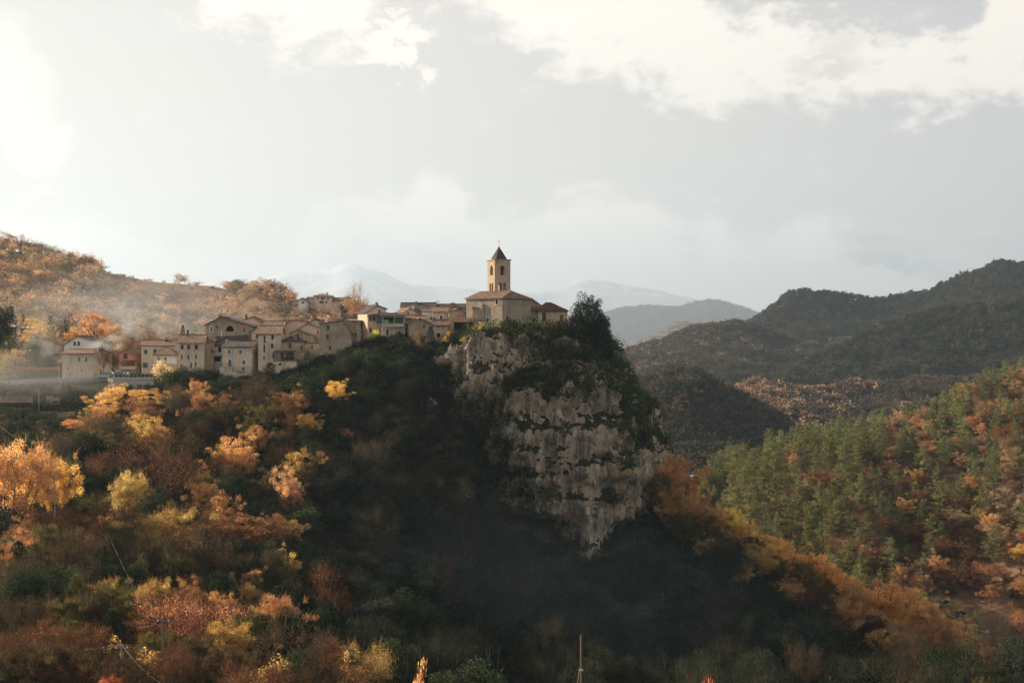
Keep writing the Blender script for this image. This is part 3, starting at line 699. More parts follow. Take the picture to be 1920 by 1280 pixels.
class House: pass
def house(name, label, x0, x1, Y, th, D, base, eave, roof='gx', apex=None, f=0.5, eaveR=None, wall='stone_warm', roofm='roof_tile',
          wins=(), left=(), right=(), chim=(), below=4.0, over=0.35, cat='house', hollow=False, rf=0.5, reveal=0.26, group='houses of the village on the rock', rt=0.16, hipf=0.35):
    H = House(); t = math.radians(th); d = np.array([math.cos(t), math.sin(t)]); e = np.array([-math.sin(t), math.cos(t)])
    A = np.array([(x0 - 960) / F * Y, Y])
    def along(P0, dr, px): k = (px - 960) / F; return (k * P0[1] - P0[0]) / (dr[0] - k * dr[1])
    w = along(A, d, x1); B = A + d * w
    if isinstance(D, str): D = along(A, e, float(D[1:])) if D[0] == 'L' else along(B, e, float(D[1:]))
    zb = (640 - base) / F * Y - below
    hL = (640 - eave) / F * Y - zb; hR = hL if eaveR is None else (640 - eaveR) / F * B[1] - zb
    root = empty(name, (A[0], A[1], zb), t, label=label, category=cat)
    if group: root['group'] = group
    H.root, H.w, H.D, H.hL, H.A, H.th, H.zb, H.d, H.e = root, w, D, hL, A, t, zb, d, e
    Ym = {'gx': A[1] + e[1] * D * rf, 'hip': A[1] + D * 0.4, 'gy': (A + d * w * f)[1], 'shed': A[1] + D, 'spire': Y, 'flat': Y, 'gyh': (A + d * w * f)[1]}[roof]
    hA = hL if apex is None else (640 - apex) / F * Ym - zb
    H.hA = hA
    # wall outlines (s, z) on front, right, back, left
    if roof in ('gy',): fr = [(0, 0), (w, 0), (w, hR), (f * w, hA), (0, hL)]; bk = [(0, 0), (w, 0), (w, hL), ((1 - f) * w, hA), (0, hR)]; sr = [(0, 0), (D, 0), (D, hR), (0, hR)]; sl = [(0, 0), (D, 0), (D, hL), (0, hL)]
    elif roof == 'gyh': fr = [(0, 0), (w, 0), (w, hR), (0, hL)]; bk = [(0, 0), (w, 0), (w, hL), ((1 - f) * w, hA), (0, hR)]; sr = [(0, 0), (D, 0), (D, hR), (0, hR)]; sl = [(0, 0), (D, 0), (D, hL), (0, hL)]
    elif roof == 'gx': fr = [(0, 0), (w, 0), (w, hL), (0, hL)]; bk = fr; sr = [(0, 0), (D, 0), (D, hL), (D * rf, hA), (0, hL)]; sl = [(0, 0), (D, 0), (D, hL), (D * (1 - rf), hA), (0, hL)]
    elif roof == 'shed': fr = [(0, 0), (w, 0), (w, hL), (0, hL)]; bk = [(0, 0), (w, 0), (w, hA), (0, hA)]; sr = [(0, 0), (D, 0), (D, hA), (0, hL)]; sl = [(0, 0), (D, 0), (D, hL), (0, hA)]
    else: fr = [(0, 0), (w, 0), (w, hL), (0, hL)]; bk = fr; sr = [(0, 0), (D, 0), (D, hL), (0, hL)]; sl = sr
    faces = {'front': (fr, A, d, (0, 0), (1, 0), (0, 1)), 'right': (sr, B, e, (w, 0), (0, 1), (-1, 0)),
             'back': (bk, None, None, (w, D), (-1, 0), (0, -1)), 'left': (sl, A + e * D, -e, (0, D), (0, -1), (1, 0))}
    mb = MB(); specs = []
    def to3(fc, s, z, dep=0.0):
        o, a, n = fc[3], fc[4], fc[5]; return (o[0] + a[0] * s + n[0] * dep, o[1] + a[1] * s + n[1] * dep, z)
    holes = {k: [] for k in faces}
    for fn, lst in (('front', wins), ('left', left), ('right', right)):
        fc = faces[fn]
        for wn in lst:
            px, py, ww, hh = wn[:4]; op = wn[4] if len(wn) > 4 else ''
            s = along(fc[1], fc[2], px); dep = fc[1][1] + fc[2][1] * s
            z = (640 - py) / F * dep - zb
            s1 = along(fc[1], fc[2], px + ww / 2); s0 = along(fc[1], fc[2], px - ww / 2)
            wm = abs(s1 - s0); hm = hh / F * dep
            pl = arch(s, z, wm, hm) if 'a' in op else rect(s, z, wm, hm)
            holes[fn].append(pl); specs.append((fn, pl, op, s, z, wm, hm))
            if hollow:
                opp = {'front': 'back', 'left': 'right'}.get(fn)
                if opp:
                    L = w if fn == 'front' else D; s2 = L - s
                    pl2 = arch(s2, z, wm, hm) if 'a' in op else rect(s2, z, wm, hm)
                    holes[opp].append(pl2); specs.append((opp, pl2, op, s2, z, wm, hm))
    for fn, fc in faces.items():
        loops = [[Vector((p[0], p[1], 0)) for p in fc[0]]] + [[Vector((p[0], p[1], 0)) for p in h] for h in holes[fn]]
        flat = [p for l in loops for p in l]
        tr = tessellate_polygon(loops)
        P3 = [to3(fc, p.x, p.y) for p in flat]
        fx = []
        for a, b, c in tr:
            n = (flat[b] - flat[a]).cross(flat[c] - flat[a]).z; fx.append((a, b, c) if n > 0 else (a, c, b))
        mb.tris(P3, fx)
        for h in holes[fn]:
            for i in range(len(h)):
                p, q = h[i], h[(i + 1) % len(h)]
                mb.poly([to3(fc, *p), to3(fc, *q), to3(fc, q[0], q[1], reveal), to3(fc, p[0], p[1], reveal)])
    H.wall = mb.build('wall', wall, root)
    for fn, pl, op, s, z, wm, hm in specs:
        fc = faces[fn]
        if hollow: continue
        if 'o' in op:
            b2 = MB(); dpt = 1.6; zz = [p[1] for p in pl]; ss = [p[0] for p in pl]
            bxp = [to3(fc, a_, b_, dp) for dp in (reveal, dpt) for a_, b_ in ((min(ss), min(zz)), (max(ss), min(zz)), (max(ss), max(zz)), (min(ss), max(zz)))]
            k = len(b2.v); b2.v += bxp; b2.f += [(4, 5, 6, 7), (0, 1, 5, 4), (1, 2, 6, 5), (2, 3, 7, 6), (3, 0, 4, 7)]
            b2.build('recess', 'dark_inside', root); continue
        fw = 0.17 if 'f' in op else 0.07
        wb = MB(); cs = sum(p[0] for p in pl) / len(pl); cz = sum(p[1] for p in pl) / len(pl)
        def ring(k_out, k_in, d0):
            o_ = [(cs + (p[0] - cs) * (1 + 2 * k_out / wm), cz + (p[1] - cz) * (1 + 2 * k_out / hm)) for p in pl]
            i_ = [(cs + (p[0] - cs) * (1 - 2 * k_in / wm), cz + (p[1] - cz) * (1 - 2 * k_in / hm)) for p in pl]
            n = len(pl)
            for i in range(n):
                j = (i + 1) % n
                wb.poly([to3(fc, *o_[i], d0), to3(fc, *o_[j], d0), to3(fc, *i_[j], d0), to3(fc, *i_[i], d0)])
                wb.poly([to3(fc, *o_[i], d0 + 0.06), to3(fc, *o_[j], d0 + 0.06), to3(fc, *o_[j], d0), to3(fc, *o_[i], d0)])
        fm = 'trim_white' if 'f' in op else ('wood_brown' if ('b' in op or 'r' in op) else 'wood_dark')
        if 'f' in op: ring(fw, -0.001, -0.05)
        else: ring(-0.002, fw, reveal - 0.12)
        ss = [p[0] for p in pl]; zz = [p[1] for p in pl]; s0, s1, z0, z1 = min(ss), max(ss), min(zz), max(zz)
        # sill
        if 'd' not in op:
            wb.poly([to3(fc, s0 - 0.12, z0 - 0.002, -0.12), to3(fc, s1 + 0.12, z0 - 0.002, -0.12), to3(fc, s1 + 0.12, z0 - 0.002, 0.1), to3(fc, s0 - 0.12, z0 - 0.002, 0.1)])
            wb.poly([to3(fc, s0 - 0.12, z0 - 0.10, -0.12), to3(fc, s1 + 0.12, z0 - 0.10, -0.12), to3(fc, s1 + 0.12, z0 - 0.002, -0.12), to3(fc, s0 - 0.12, z0 - 0.002, -0.12)])
        wo = wb.build('door' if 'd' in op else 'window', fm, root)
        pb = MB(); pb.poly([to3(fc, p[0], p[1], reveal - 0.03) for p in pl])
        pm = 'wood_brown' if 'b' in op else ('door_blue' if 'B' in op else ('wood_dark' if 'd' in op else 'glass_dark'))
        pb.build('panel' if ('b' in op or 'd' in op) else 'pane', pm, wo)
        if wm > 0.75 and 'd' not in op and 'b' not in op:
            mbr = MB(); mm = (s0 + s1) / 2
            mbr.poly([to3(fc, mm - 0.035, z0, reveal - 0.08), to3(fc, mm + 0.035, z0, reveal - 0.08), to3(fc, mm + 0.035, z1, reveal - 0.08), to3(fc, mm - 0.035, z1, reveal - 0.08)])
            mbr.build('mullion', fm, wo)
        if 's' in op:
            for sg in (-1, 1):
                sb = MB(); a0 = s1 if sg > 0 else s0; a1 = a0 + sg * wm * 0.5
                lo, hi = min(a0, a1), max(a0, a1)
                c8 = [to3(fc, a_, b_, dp) for dp in (-0.07, -0.02) for a_, b_ in ((lo, z0), (hi, z0), (hi, z1), (lo, z1))]
                sb.v = c8; sb.f = [(0, 1, 2, 3), (7, 6, 5, 4), (0, 4, 5, 1), (1, 5, 6, 2), (2, 6, 7, 3), (3, 7, 4, 0)]
                sb.build('shutter', 'shutter_green', wo)
    # roof
    rb = MB(); ov = over; sd = int(x0)
    if roof in ('gx',):
        r1 = D * rf; k1 = (hA - hL) / r1; k2 = (hA - hL) / (D - r1)
        slab(rb, [(-ov, -ov, hL - ov * k1 + rt), (w + ov, -ov, hL - ov * k1 + rt), (w + ov, r1, hA + rt), (-ov, r1, hA + rt)], seed=sd, th=rt)
        slab(rb, [(w + ov, D + ov, hL - ov * k2 + rt), (-ov, D + ov, hL - ov * k2 + rt), (-ov, r1, hA + rt - .004), (w + ov, r1, hA + rt - .004)], seed=sd + 1, th=rt)
        rb.tube([(-ov, r1, hA + rt), (w / 2, r1, hA + rt - 0.02), (w + ov, r1, hA + rt)], 0.11, 6)
    elif roof in ('gy', 'gyh'):
        fs = f * w; k1 = (hA - hL) / fs; k2 = (hA - hR) / (w - fs); hp = hipf * min(fs, w - fs) * 2 if roof == 'gyh' else -ov
        slab(rb, [(-ov, D + ov, hL - ov * k1 + rt), (-ov, -ov, hL - ov * k1 + rt), (fs, hp, hA + rt), (fs, D + ov, hA + rt)], seed=sd, th=rt)
        slab(rb, [(w + ov, -ov, hR - ov * k2 + rt), (w + ov, D + ov, hR - ov * k2 + rt), (fs, D + ov, hA + rt - .004), (fs, hp, hA + rt - .004)], seed=sd + 1, th=rt)
        if roof == 'gyh': slab(rb, [(-ov, -ov - .01, hL - ov * k1 + rt), (w + ov, -ov - .01, hR - ov * k2 + rt), (fs + .02, hp, hA + rt), (fs - .02, hp, hA + rt)], seed=sd + 2, th=rt)
        rb.tube([(fs, hp, hA + rt), (fs, D + ov, hA + rt)], 0.11, 6)
    elif roof == 'shed':
        k1 = (hA - hL) / D
        slab(rb, [(-ov, -ov, hL - ov * k1 + rt), (w + ov, -ov, hL - ov * k1 + rt), (w + ov, D + ov * .3, hA + rt), (-ov, D + ov * .3, hA + rt)], seed=sd, th=rt)
    elif roof == 'flat':
        rb.box(-0.12, w + 0.12, -0.12, D + 0.12, hL, hL + 0.22)
    elif roof == 'hip':
        m_ = min(w, D) / 2; i_ = min(m_, w * 0.48); k1 = (hA - hL) / i_; zo = hL - ov * k1 + rt; r0, r1_ = i_ * (0.6 if hipf == 0.35 else hipf), w - i_
        yc = D / 2; a, b, c_, d_ = (-ov, -ov, zo), (w + ov, -ov, zo), (w + ov, D + ov, zo), (-ov, D + ov, zo); L, R = (r0, yc, hA + rt), (max(r0 + .3, r1_), yc, hA + rt)
        slab(rb, [a, b, R, L], seed=sd, th=rt); slab(rb, [c_, d_, L, R], seed=sd + 1, th=rt); slab(rb, [b, c_, R, (R[0] - .01, R[1], R[2])], seed=sd + 2, th=rt); slab(rb, [d_, a, L, (L[0] + .01, L[1], L[2])], seed=sd + 3, th=rt)
        rb.tube([L, R], 0.1, 6)
    elif roof == 'spire':
        rb.box(-0.22, w + 0.22, -0.22, D + 0.22, hL, hL + 0.16); rb.box(-0.10, w + 0.10, -0.10, D + 0.10, hL - 0.14, hL - 0.001)
        ins = 0.55; ap = (w / 2, D / 2, hA); q = [(ins, ins), (w - ins, ins), (w - ins, D - ins), (ins, D - ins)]
    H.roof = rb.build('roof' if roof != 'spire' else 'cornice', roofm if roof != 'spire' else wall, root)
    if roof == 'spire':
        sb = MB(); NS = 10
        for i in range(4):
            p, q2 = q[i], q[(i + 1) % 4]
            for j in range(NS):
                a0, a1 = j / NS, (j + 1) / NS
                def L3(p_, a_): return (p_[0] + (ap[0] - p_[0]) * a_, p_[1] + (ap[1] - p_[1]) * a_, hL + 0.16 + (hA - hL - 0.16) * a_ + 0.12 * a_ * (1 - a_))
                sb.poly([L3(p, a0), L3(q2, a0), L3(q2, a1), L3(p, a1)])
        H.spire = sb.build('spire', roofm, root); rod = MB(); rod.tube([ap, (ap[0], ap[1], hA + 1.6)], 0.035, 5); rod.box(ap[0] - .35, ap[0] + .35, ap[1] - .03, ap[1] + .03, hA + 1.05, hA + 1.13); rod.build('cross', 'iron', H.spire)
    for cx, ct, cy, cw, chh, cm in chim:      # px, depth fraction, top py, width m, height m, material
        s = along(A + e * D * ct, d, cx); dep = A[1] + d[1] * s + e[1] * D * ct; zt = (640 - cy) / F * dep - zb
        cb = MB(); y_ = D * ct; cb.box(s - cw / 2, s + cw / 2, y_ - cw / 2, y_ + cw / 2, zt - chh, zt - 0.16); cb.box(s - cw / 2 - .08, s + cw / 2 + .08, y_ - cw / 2 - .08, y_ + cw / 2 + .08, zt - 0.16, zt - .06)
        co_ = cb.build('chimney', cm, H.roof)
        c2 = MB(); c2.box(s - cw * .3, s + cw * .3, y_ - cw * .3, y_ + cw * .3, zt - .06, zt + .16); c2.box(s - cw / 2, s + cw / 2, y_ - cw / 2, y_ + cw / 2, zt + .16, zt + .22); c2.build('chimney_cap', 'roof_tile', co_)
    return H
def adopt(o, root):
    o.parent = root; M = Matrix.Translation(root.location) @ Matrix.Rotation(root.rotation_euler.z, 4, 'Z'); o.matrix_parent_inverse = M.inverted(); return o
def pbox(name, mat, root, x0, x1, y0, y1, Y, D, **props):
    """box in the world whose front shows at x0..x1, y0..y1 (y0 = top) at depth Y"""
    a, b = pt(x0, y1, Y), pt(x1, y0, Y); mb = MB(); mb.box(a[0], b[0], Y, Y + D, a[2], b[2]); o = mb.build(name, mat, None, **props)
    return adopt(o, root) if root is not None else o
def ptilt(name, mat, root, x0, x1, yf, yb, Y, D, th=0.12):
    """sloping roof: front edge at yf, back edge at yb"""
    a, b = pt(x0, yf, Y), pt(x1, yf, Y); z2 = (640 - yb) / F * (Y + D); mb = MB()
    slab(mb, [(a[0], Y, a[2]), (b[0], Y, b[2]), (b[0], Y + D, z2), (a[0], Y + D, z2)], th=th, seed=int(x0)); return adopt(mb.build(name, mat), root)
def railing(root, x0, x1, ytop, ybot, Y, mat='iron', name='railing', n=None):
    mb = MB(); a, b = pt(x0, ytop, Y), pt(x1, ytop, Y); z0 = (640 - ybot) / F * Y
    mb.tube([a, b], 0.035, 5); mb.tube([(a[0], Y, (a[2] + z0) / 2), (b[0], Y, (b[2] + z0) / 2)], 0.02, 5)
    n = n or max(3, int((b[0] - a[0]) / 0.35))
    for i in range(n + 1):
        x = a[0] + (b[0] - a[0]) * i / n; mb.tube([(x, Y, z0), (x, Y, a[2])], 0.02, 4)
    o = mb.build(name, mat); return adopt(o, root) if root is not None else o

# --- bell tower and church
T0 = house('bell_tower', 'square stone bell tower with arched openings and pointed dark spire above the church', 927.8, 957.0, 323, 23, 'L914', 560, 487, 'spire', apex=460, wall='stone_courses', roofm='roof_spire',
      wins=[(942.4, 507, 8, 18, 'a'), (937.7, 538, 6.5, 15, 'a'), (945.8, 538, 6, 15, 'a')], left=[(921.4, 507, 5, 18, 'a'), (919.2, 538, 3.2, 15, 'a'), (923.2, 538, 3.2, 15, 'a')], hollow=True, reveal=0.55, below=6, cat='tower', group=None)
CH = house('church', 'stone church with low tiled roof and rounded end at the edge of the rock', 942, 995.5, 311, 50, 'L874', 611, 558.5, 'gyh', apex=546, f=0.5, wall='stone_grey', roofm='roof_tile',
      wins=[(951.5, 597, 4, 9, 'd')], left=[(932, 565.5, 6, 10, 'afr'), (915, 599, 5, 8, 'f')], cat='church', group=None, hipf=0.15, over=0.3)
# brick surround of the round-headed window, the lower side chapel and buttress on the left flank
for nm, mat, x0, x1, ya, yb_, Yc, Dd in (('side_chapel', 'stone_warm', 886, 903, 577, 612, 315.6, 3.2), ('buttress', 'stone_grey', 904, 908.5, 570, 612, 314.2, 1.6), ('side_wall', 'stone_warm', 874.2, 887, 557.5, 612, 319.5, 3.0)):
    pbox(nm, mat, CH.root, x0, x1, ya, yb_, Yc, Dd)
ptilt('chapel_roof', 'roof_dark', CH.root, 885, 904, 577, 572, 315.2, 3.0)
house('stone_annex', 'low stone annex with dark red hipped roof to the right of the church', 1009, 1064, 317, 5, 7.0, 607, 582, 'hip', apex=568.5, wall='stone_warm', roofm='roof_red', wins=[(1020, 594, 7, 17, 'd'), (1053, 595, 5, 10, 'b')], group=None, cat='annex', hipf=0.62)
house('bluish_lean_to', 'bluish plastered lean-to squeezed between church and red-roofed annex', 995, 1010, 320, 0, 5.0, 607, 583, 'shed', apex=575, wall='plaster_bluish', roofm='roof_red', wins=[(1001, 600, 4, 6, 'o')], group=None, cat='annex')
house('stone_outbuilding', 'plain stone building with dark roof behind the church apse', 985, 1019, 331, 0, 7.0, 610, 568, 'gy', apex=560, f=0.35, eaveR=576, wall='stone_grey', roofm='roof_dark', group=None, cat='building')

# --- houses between church and the village centre
h = house('tall_house', 'tall pale house with gable and porch roof left of the green screened balcony', 689, 724, 322, 24, 'L671', 640, 585, 'gy', apex=572.5, f=0.52, eaveR=579, wall='plaster_rose', roofm='roof_dark',
      wins=[(711.5, 584, 4, 6), (694.7, 597, 5, 7), (701.5, 597, 5, 7), (695, 618, 4, 8, 'b')], left=[(678, 610, 2.5, 5)], chim=[(706, 0.5, 568, 0.6, 1.6, 'brick')])
ptilt('porch_roof', 'roof_dark', h.root, 688, 722, 592, 588, 321.2, 1.6)
h = house('balcony_house', 'house with green screened balcony and flat roof edge', 716, 759, 318, 6, 6.0, 638, 591.5, 'shed', apex=587, wall='plaster_beige', roofm='roof_dark', wins=[(737, 600, 36, 13, 'o'), (726.5, 623, 5, 11, 'f'), (748, 627, 6, 10, 'o')], over=0.6)
Yb = 316.6
pbox('balcony', 'concrete', h.root, 715.5, 757.5, 606.5, 609.5, Yb, 1.8); pbox('parapet', 'concrete', h.root, 715.5, 738, 606.4, 613, Yb + .02, 0.15); pbox('parapet', 'plaster_rose', h.root, 739, 757.5, 606.4, 612, Yb + .02, 0.15)
pbox('screen', 'screen_lit', h.root, 719, 728, 599.5, 606, Yb + .1, 0.05); pbox('screen', 'screen_teal', h.root, 706, 716, 594, 606.5, Yb + .6, 0.06); pbox('screen', 'screen_green', h.root, 740, 756, 594.5, 606, Yb + .1, 0.05); pbox('screen', 'screen_green', h.root, 728.5, 738, 602, 606, Yb + .1, 0.05)
pbox('post', 'galvanised', h.root, 738.3, 739.4, 590, 637, Yb - .1, 0.14); ptilt('awning', 'wood_dark', h.root, 716, 758, 594.5, 592, Yb - .3, 1.8, 0.06); ptilt('lean_to_roof', 'roof_dark', h.root, 715, 738, 636, 632.5, 315.6, 2.2)
house('rose_gable_house', 'rose plastered gable house with one tiny attic window above the balcony house', 751, 794, 327, 18, 9.0, 640, 590.5, 'gy', apex=578, f=0.4, eaveR=592, wall='plaster_rose', wins=[(765.4, 588, 3, 5)])
house('long_dark_roof_house', 'long house with weathered dark roof and two chimneys on the skyline', 752, 815, 338, 2, 10.0, 640, 583, 'gx', apex=568.5, wall='stone_plastered', roofm='roof_dark', chim=[(774, 0.12, 572, 0.7, 3.0, 'plaster_white'), (780.5, 0.45, 566.5, 0.7, 1.5, 'brick')])
house('brick_chimney_house', 'house under dark roof with stout brick chimney beside the church', 815, 874, 338, -2, 10.0, 640, 584, 'gx', apex=571, wall='stone_plastered', roofm='roof_dark', chim=[(849, 0.3, 569.5, 1.3, 2.4, 'brick'), (822, 0.15, 574, 0.9, 2.4, 'brick')])
house('white_house', 'small white plastered house below the long dark roof', 791, 812, 327, 0, 6.0, 625, 584, 'shed', apex=582, wall='plaster_white', wins=[(809, 597, 4, 5)])
house('rose_house', 'rose plastered house with lit tile eaves and one white framed window', 811.5, 840.5, 324, 4, 7.5, 628, 584.5, 'gx', apex=577, wall='plaster_rose', wins=[(827, 595, 4, 7, 'f'), (815, 597, 3, 5)], chim=[(841.5, 0.1, 576, 0.6, 2.5, 'stone_plastered')])
house('stone_gable_house', 'rubble stone gable house directly left of the church', 842, 875, 322, 8, 9.0, 626, 585, 'gy', apex=579, f=0.5, eaveR=587, wall='stone_warm')
house('small_stone_house', 'small grey stone gable house at the front edge beside a cypress bush', 767, 811, 315, 10, 'L761.5', 642, 605.5, 'gy', apex=597, f=0.46, eaveR=608.5, wall='stone_grey', wins=[(795, 611, 3, 6), (796, 632, 3, 5)], left=[(764, 608, 1.6, 3), (764, 625, 1.6, 3)])
house('tiled_wing', 'low tiled wing with large white framed window and dark opening beneath', 811.2, 840, 316.6, 10, 5.0, 636, 609.5, 'gx', apex=600, wall='stone_plastered', wins=[(822, 612.5, 8, 8, 'f'), (822, 628, 7, 7, 'o')])
house('low_lit_roof_house', 'low beige house with sunlit tiled roof behind the front stone house', 762, 795, 322, 4, 5.5, 630, 599, 'shed', apex=591, wall='plaster_beige', wins=[(764.5, 607, 2, 3)])
h = house('open_shed', 'open shed with dark red roof against the church', 851, 885, 312.5, 0, 4.0, 618, 604, 'shed', apex=597, wall='wood_dark', roofm='roof_red', wins=[(867, 611, 30, 11, 'o')], cat='shed', group=None)
pbox('post', 'wood_brown', h.root, 872, 874, 605, 618, 312.2, 0.2); pbox('panel', 'plaster_orange', h.root, 876, 879, 607, 617, 312.3, 0.1)  # orange panel paints the sunlight in the shed opening

# --- village centre
h = house('tall_stone_house', 'tall grey stone house with ivy on its right corner', 599.5, 659, 316, 0, 9.0, 673, 607.5, 'gy', apex=600.5, f=0.74, eaveR=622, wall='stone_grey', wins=[(615.3, 613.5, 4.6, 7), (614, 631, 4.6, 9, 'b'), (618.6, 651, 4, 5), (607, 667, 6, 4, 'b')],
      chim=[(611.8, 0.5, 594.5, 0.5, 1.8, 'plaster_white'), (604.8, 0.3, 599.5, 0.5, 1.4, 'brick')])
house('plain_wall_house', 'plain plastered house with flat ridge right of the tall stone house', 645, 676, 325, -4, 7.0, 648, 602, 'shed', apex=599, wall='stone_plastered', wins=[(664, 633, 2.2, 3)])
h = house('slender_house', 'slender pale stone house with slit windows and drainpipe', 484, 526, 316, 4, 9.0, 695, 625.5, 'gx', apex=611.5, wall='stone_pale', wins=[(496, 635, 3.2, 13), (495.5, 652.6, 3.2, 13), (495, 670, 2.6, 6), (511, 631.5, 4.6, 8), (510.4, 648, 4.6, 7), (513, 666, 4, 9, 'b')])
pbox('drainpipe', 'galvanised', h.root, 503.6, 504.4, 626, 676, 316.9, 0.1); pbox('brown_tarpaulin', 'wood_brown', h.root, 521.5, 526, 625, 648, 318.2, 0.12)
house('dark_roof_house', 'house with low dark hipped roof above the veranda', 527, 569, 318.4, 2, 7.0, 700, 639.5, 'hip', apex=631.5, wall='stone_warm', roofm='roof_dark', wins=[(543.6, 647.5, 5, 9, 'b'), (565.5, 651, 4, 8, 'b')], chim=[(553.8, 0.2, 629, 0.8, 1.6, 'brick')])
h = house('veranda', 'covered wooden veranda with brown shutters on a stone base', 513, 556, 313.8, 2, 4.4, 706, 677, 'flat', wall='stone_plastered', wins=[(525, 683, 5, 4, 'o'), (529, 697, 7, 6, 'b')], cat='veranda')
ptilt('veranda_roof', 'roof_dark', h.root, 511.5, 552, 660, 656, 313.4, 3.4)
for q in (517, 527.5, 538.5, 550): pbox('post', 'wood_brown', h.root, q, q + 1, 659, 677, 313.9, 0.14)
pbox('panel', 'wood_brown', h.root, 529, 531, 660, 677, 314.2, 0.08); pbox('panel', 'plaster_rose', h.root, 531.2, 537.2, 661, 670, 315.6, 0.08); pbox('panel', 'wood_brown', h.root, 539.6, 549.6, 660, 670, 314.3, 0.08); pbox('panel', 'wood_dark', h.root, 517, 551, 660, 677, 317.2, 0.1)
railing(h.root, 517, 551, 669, 677, 313.9)
h = house('terrace_block', 'plastered block with railed roof terrace left of the tall stone house', 570, 600, 321, 0, 5.0, 690, 644, 'flat', wall='plaster_beige', wins=[(585, 650, 3, 6)])
railing(h.root, 570, 598, 634, 643, 321.2); pbox('bench_wall', 'trim_white', h.root, 570, 571, 634, 643, 321.3, .2)
house('rose_terrace_house', 'rose gable house behind the terrace', 556, 600, 328, 0, 8.0, 655, 619, 'gy', apex=607.5, f=0.47, eaveR=614, wall='plaster_rose', wins=[(585, 636, 2.6, 6, 'b'), (596, 622, 2, 8, 'b')])
house('low_gable_house', 'low gabled stone house stepping down towards the terrace', 545, 588, 323.4, 3, 4.0, 665, 625, 'gy', apex=618.6, f=0.3, eaveR=629.5, wall='stone_plastered', wins=[(558, 629, 4, 7)])
house('wide_gable_house', 'wide rose gable house on the skyline of the village centre', 523, 582, 340, 0, 8.0, 650, 612, 'gy', apex=600.7, f=0.38, eaveR=603, wall='plaster_rose', chim=[(535, 0.4, 600, 0.6, 1.5, 'brick')])
house('dark_gable_house', 'small house with dark gabled roof behind the chimneys', 576, 607, 335, 0, 6.0, 650, 607, 'gy', apex=598.7, f=0.5, wall='plaster_beige', roofm='roof_dark')
house('wide_gable_rose_house', 'rose house with wide gable right of the big barn-like house', 457, 496, 340, 0, 8.0, 650, 599.5, 'gy', apex=595, f=0.42, eaveR=606.5, wall='plaster_rose', chim=[(462, 0.2, 591, 0.4, 1.4, 'iron')])
house('sunlit_tile_house', 'house of which only the sunlit tile roof shows above the slender house', 494, 531, 335, 2, 7.0, 650, 613, 'gx', apex=603, wall='plaster_rose')
h = house('barn_like_house', 'big barn-like grey stone house with wide gable and dark niche', 385, 474, 328, 0, 10.0, 645, 609.5, 'gy', apex=594.5, f=0.33, eaveR=612, wall='stone_grey', roofm='roof_dark', wins=[(396.5, 617, 4, 9, 'f'), (431, 616, 14, 11, 'oa'), (407, 612, 3, 4), (458, 617, 3, 7)], chim=[(413, 0.2, 591.5, 0.8, 1.2, 'stone_grey')])
pbox('drainpipe', 'plaster_orange', h.root, 448.5, 451, 604, 622, 327.8, 0.15); pbox('pale_panel', 'plaster_white', h.root, 414.2, 416.4, 619, 632, 327.9, 0.08)  # orange strip puts sunlight into the wall's colour; beside it a pale panel
h = house('three_storey_house', 'three storey pale stone house with rows of small windows', 334, 383, 320, 7, 8.5, 696, 642.7, 'gx', apex=628.5, wall='stone_pale',
      wins=[(341.6, 650, 5.4, 7), (353.6, 650, 5.4, 7), (368, 650, 5.8, 7), (341, 668.4, 2.6, 7), (353, 668.4, 2.6, 7), (367.4, 668, 2.6, 7), (367, 682.5, 2.6, 7), (358.3, 685, 3, 9, 'bd'), (340, 684, 3, 3)], chim=[(351, 0.4, 630, 0.5, 1.4, 'plaster_cream')])
house('shaded_wing', 'narrow shaded wing right of the three storey house', 383.6, 401, 322.6, 6, 6.0, 692, 641, 'shed', apex=634, wall='stone_grey', wins=[(397, 656, 2.4, 7)])
h = house('terrace_house', 'pale stone house with blue door and railed terrace', 417, 472, 317, -10, 6.5, 697, 650, 'gx', apex=640, wall='stone_pale', roofm='roof_dark', wins=[(429.8, 659.7, 5, 8, 'f'), (451, 659.7, 5, 8, 'f'), (457, 679, 5.6, 7, 'f'), (431, 681, 5.6, 14, 'fdB'), (456, 691, 4, 6, 'bd')], right=[(478.5, 659.7, 2.5, 7), (477.5, 679, 2, 6)])
pbox('water_tank', 'tank_white', h.root, 422.5, 426.5, 637, 646, 320.6, 1.0)
h = house('recessed_house', 'pale plastered house in bluish shade with balcony recessed between two stone houses', 394, 417.5, 324, 0, 5.0, 692, 648.5, 'shed', apex=643, wall='plaster_bluish', roofm='roof_dark', wins=[(407, 673, 13, 9, 'o'), (398.5, 656, 3, 9), (412, 655, 6, 9, 'o')])  # plaster tint holds the bluish shade of the recess
pbox('balcony', 'concrete', h.root, 396, 417, 664.5, 666.5, 322.6, 1.4); railing(h.root, 397, 416.5, 657.5, 664.5, 322.7)
house('broad_roof_house', 'house under broad dark roof in front of the barn-like house', 402, 456, 326, -6, 6.0, 665, 639.5, 'gx', apex=627.5, wall='stone_grey', roofm='roof_dark')
house('gable_house_lit_side', 'gable house with sunlit side wall behind the slender house', 472.5, 512, 325.5, 16, 8.0, 655, 620.5, 'gy', apex=612, f=0.47, wall='stone_plastered', wins=[(482, 629, 4, 8, 'b')])

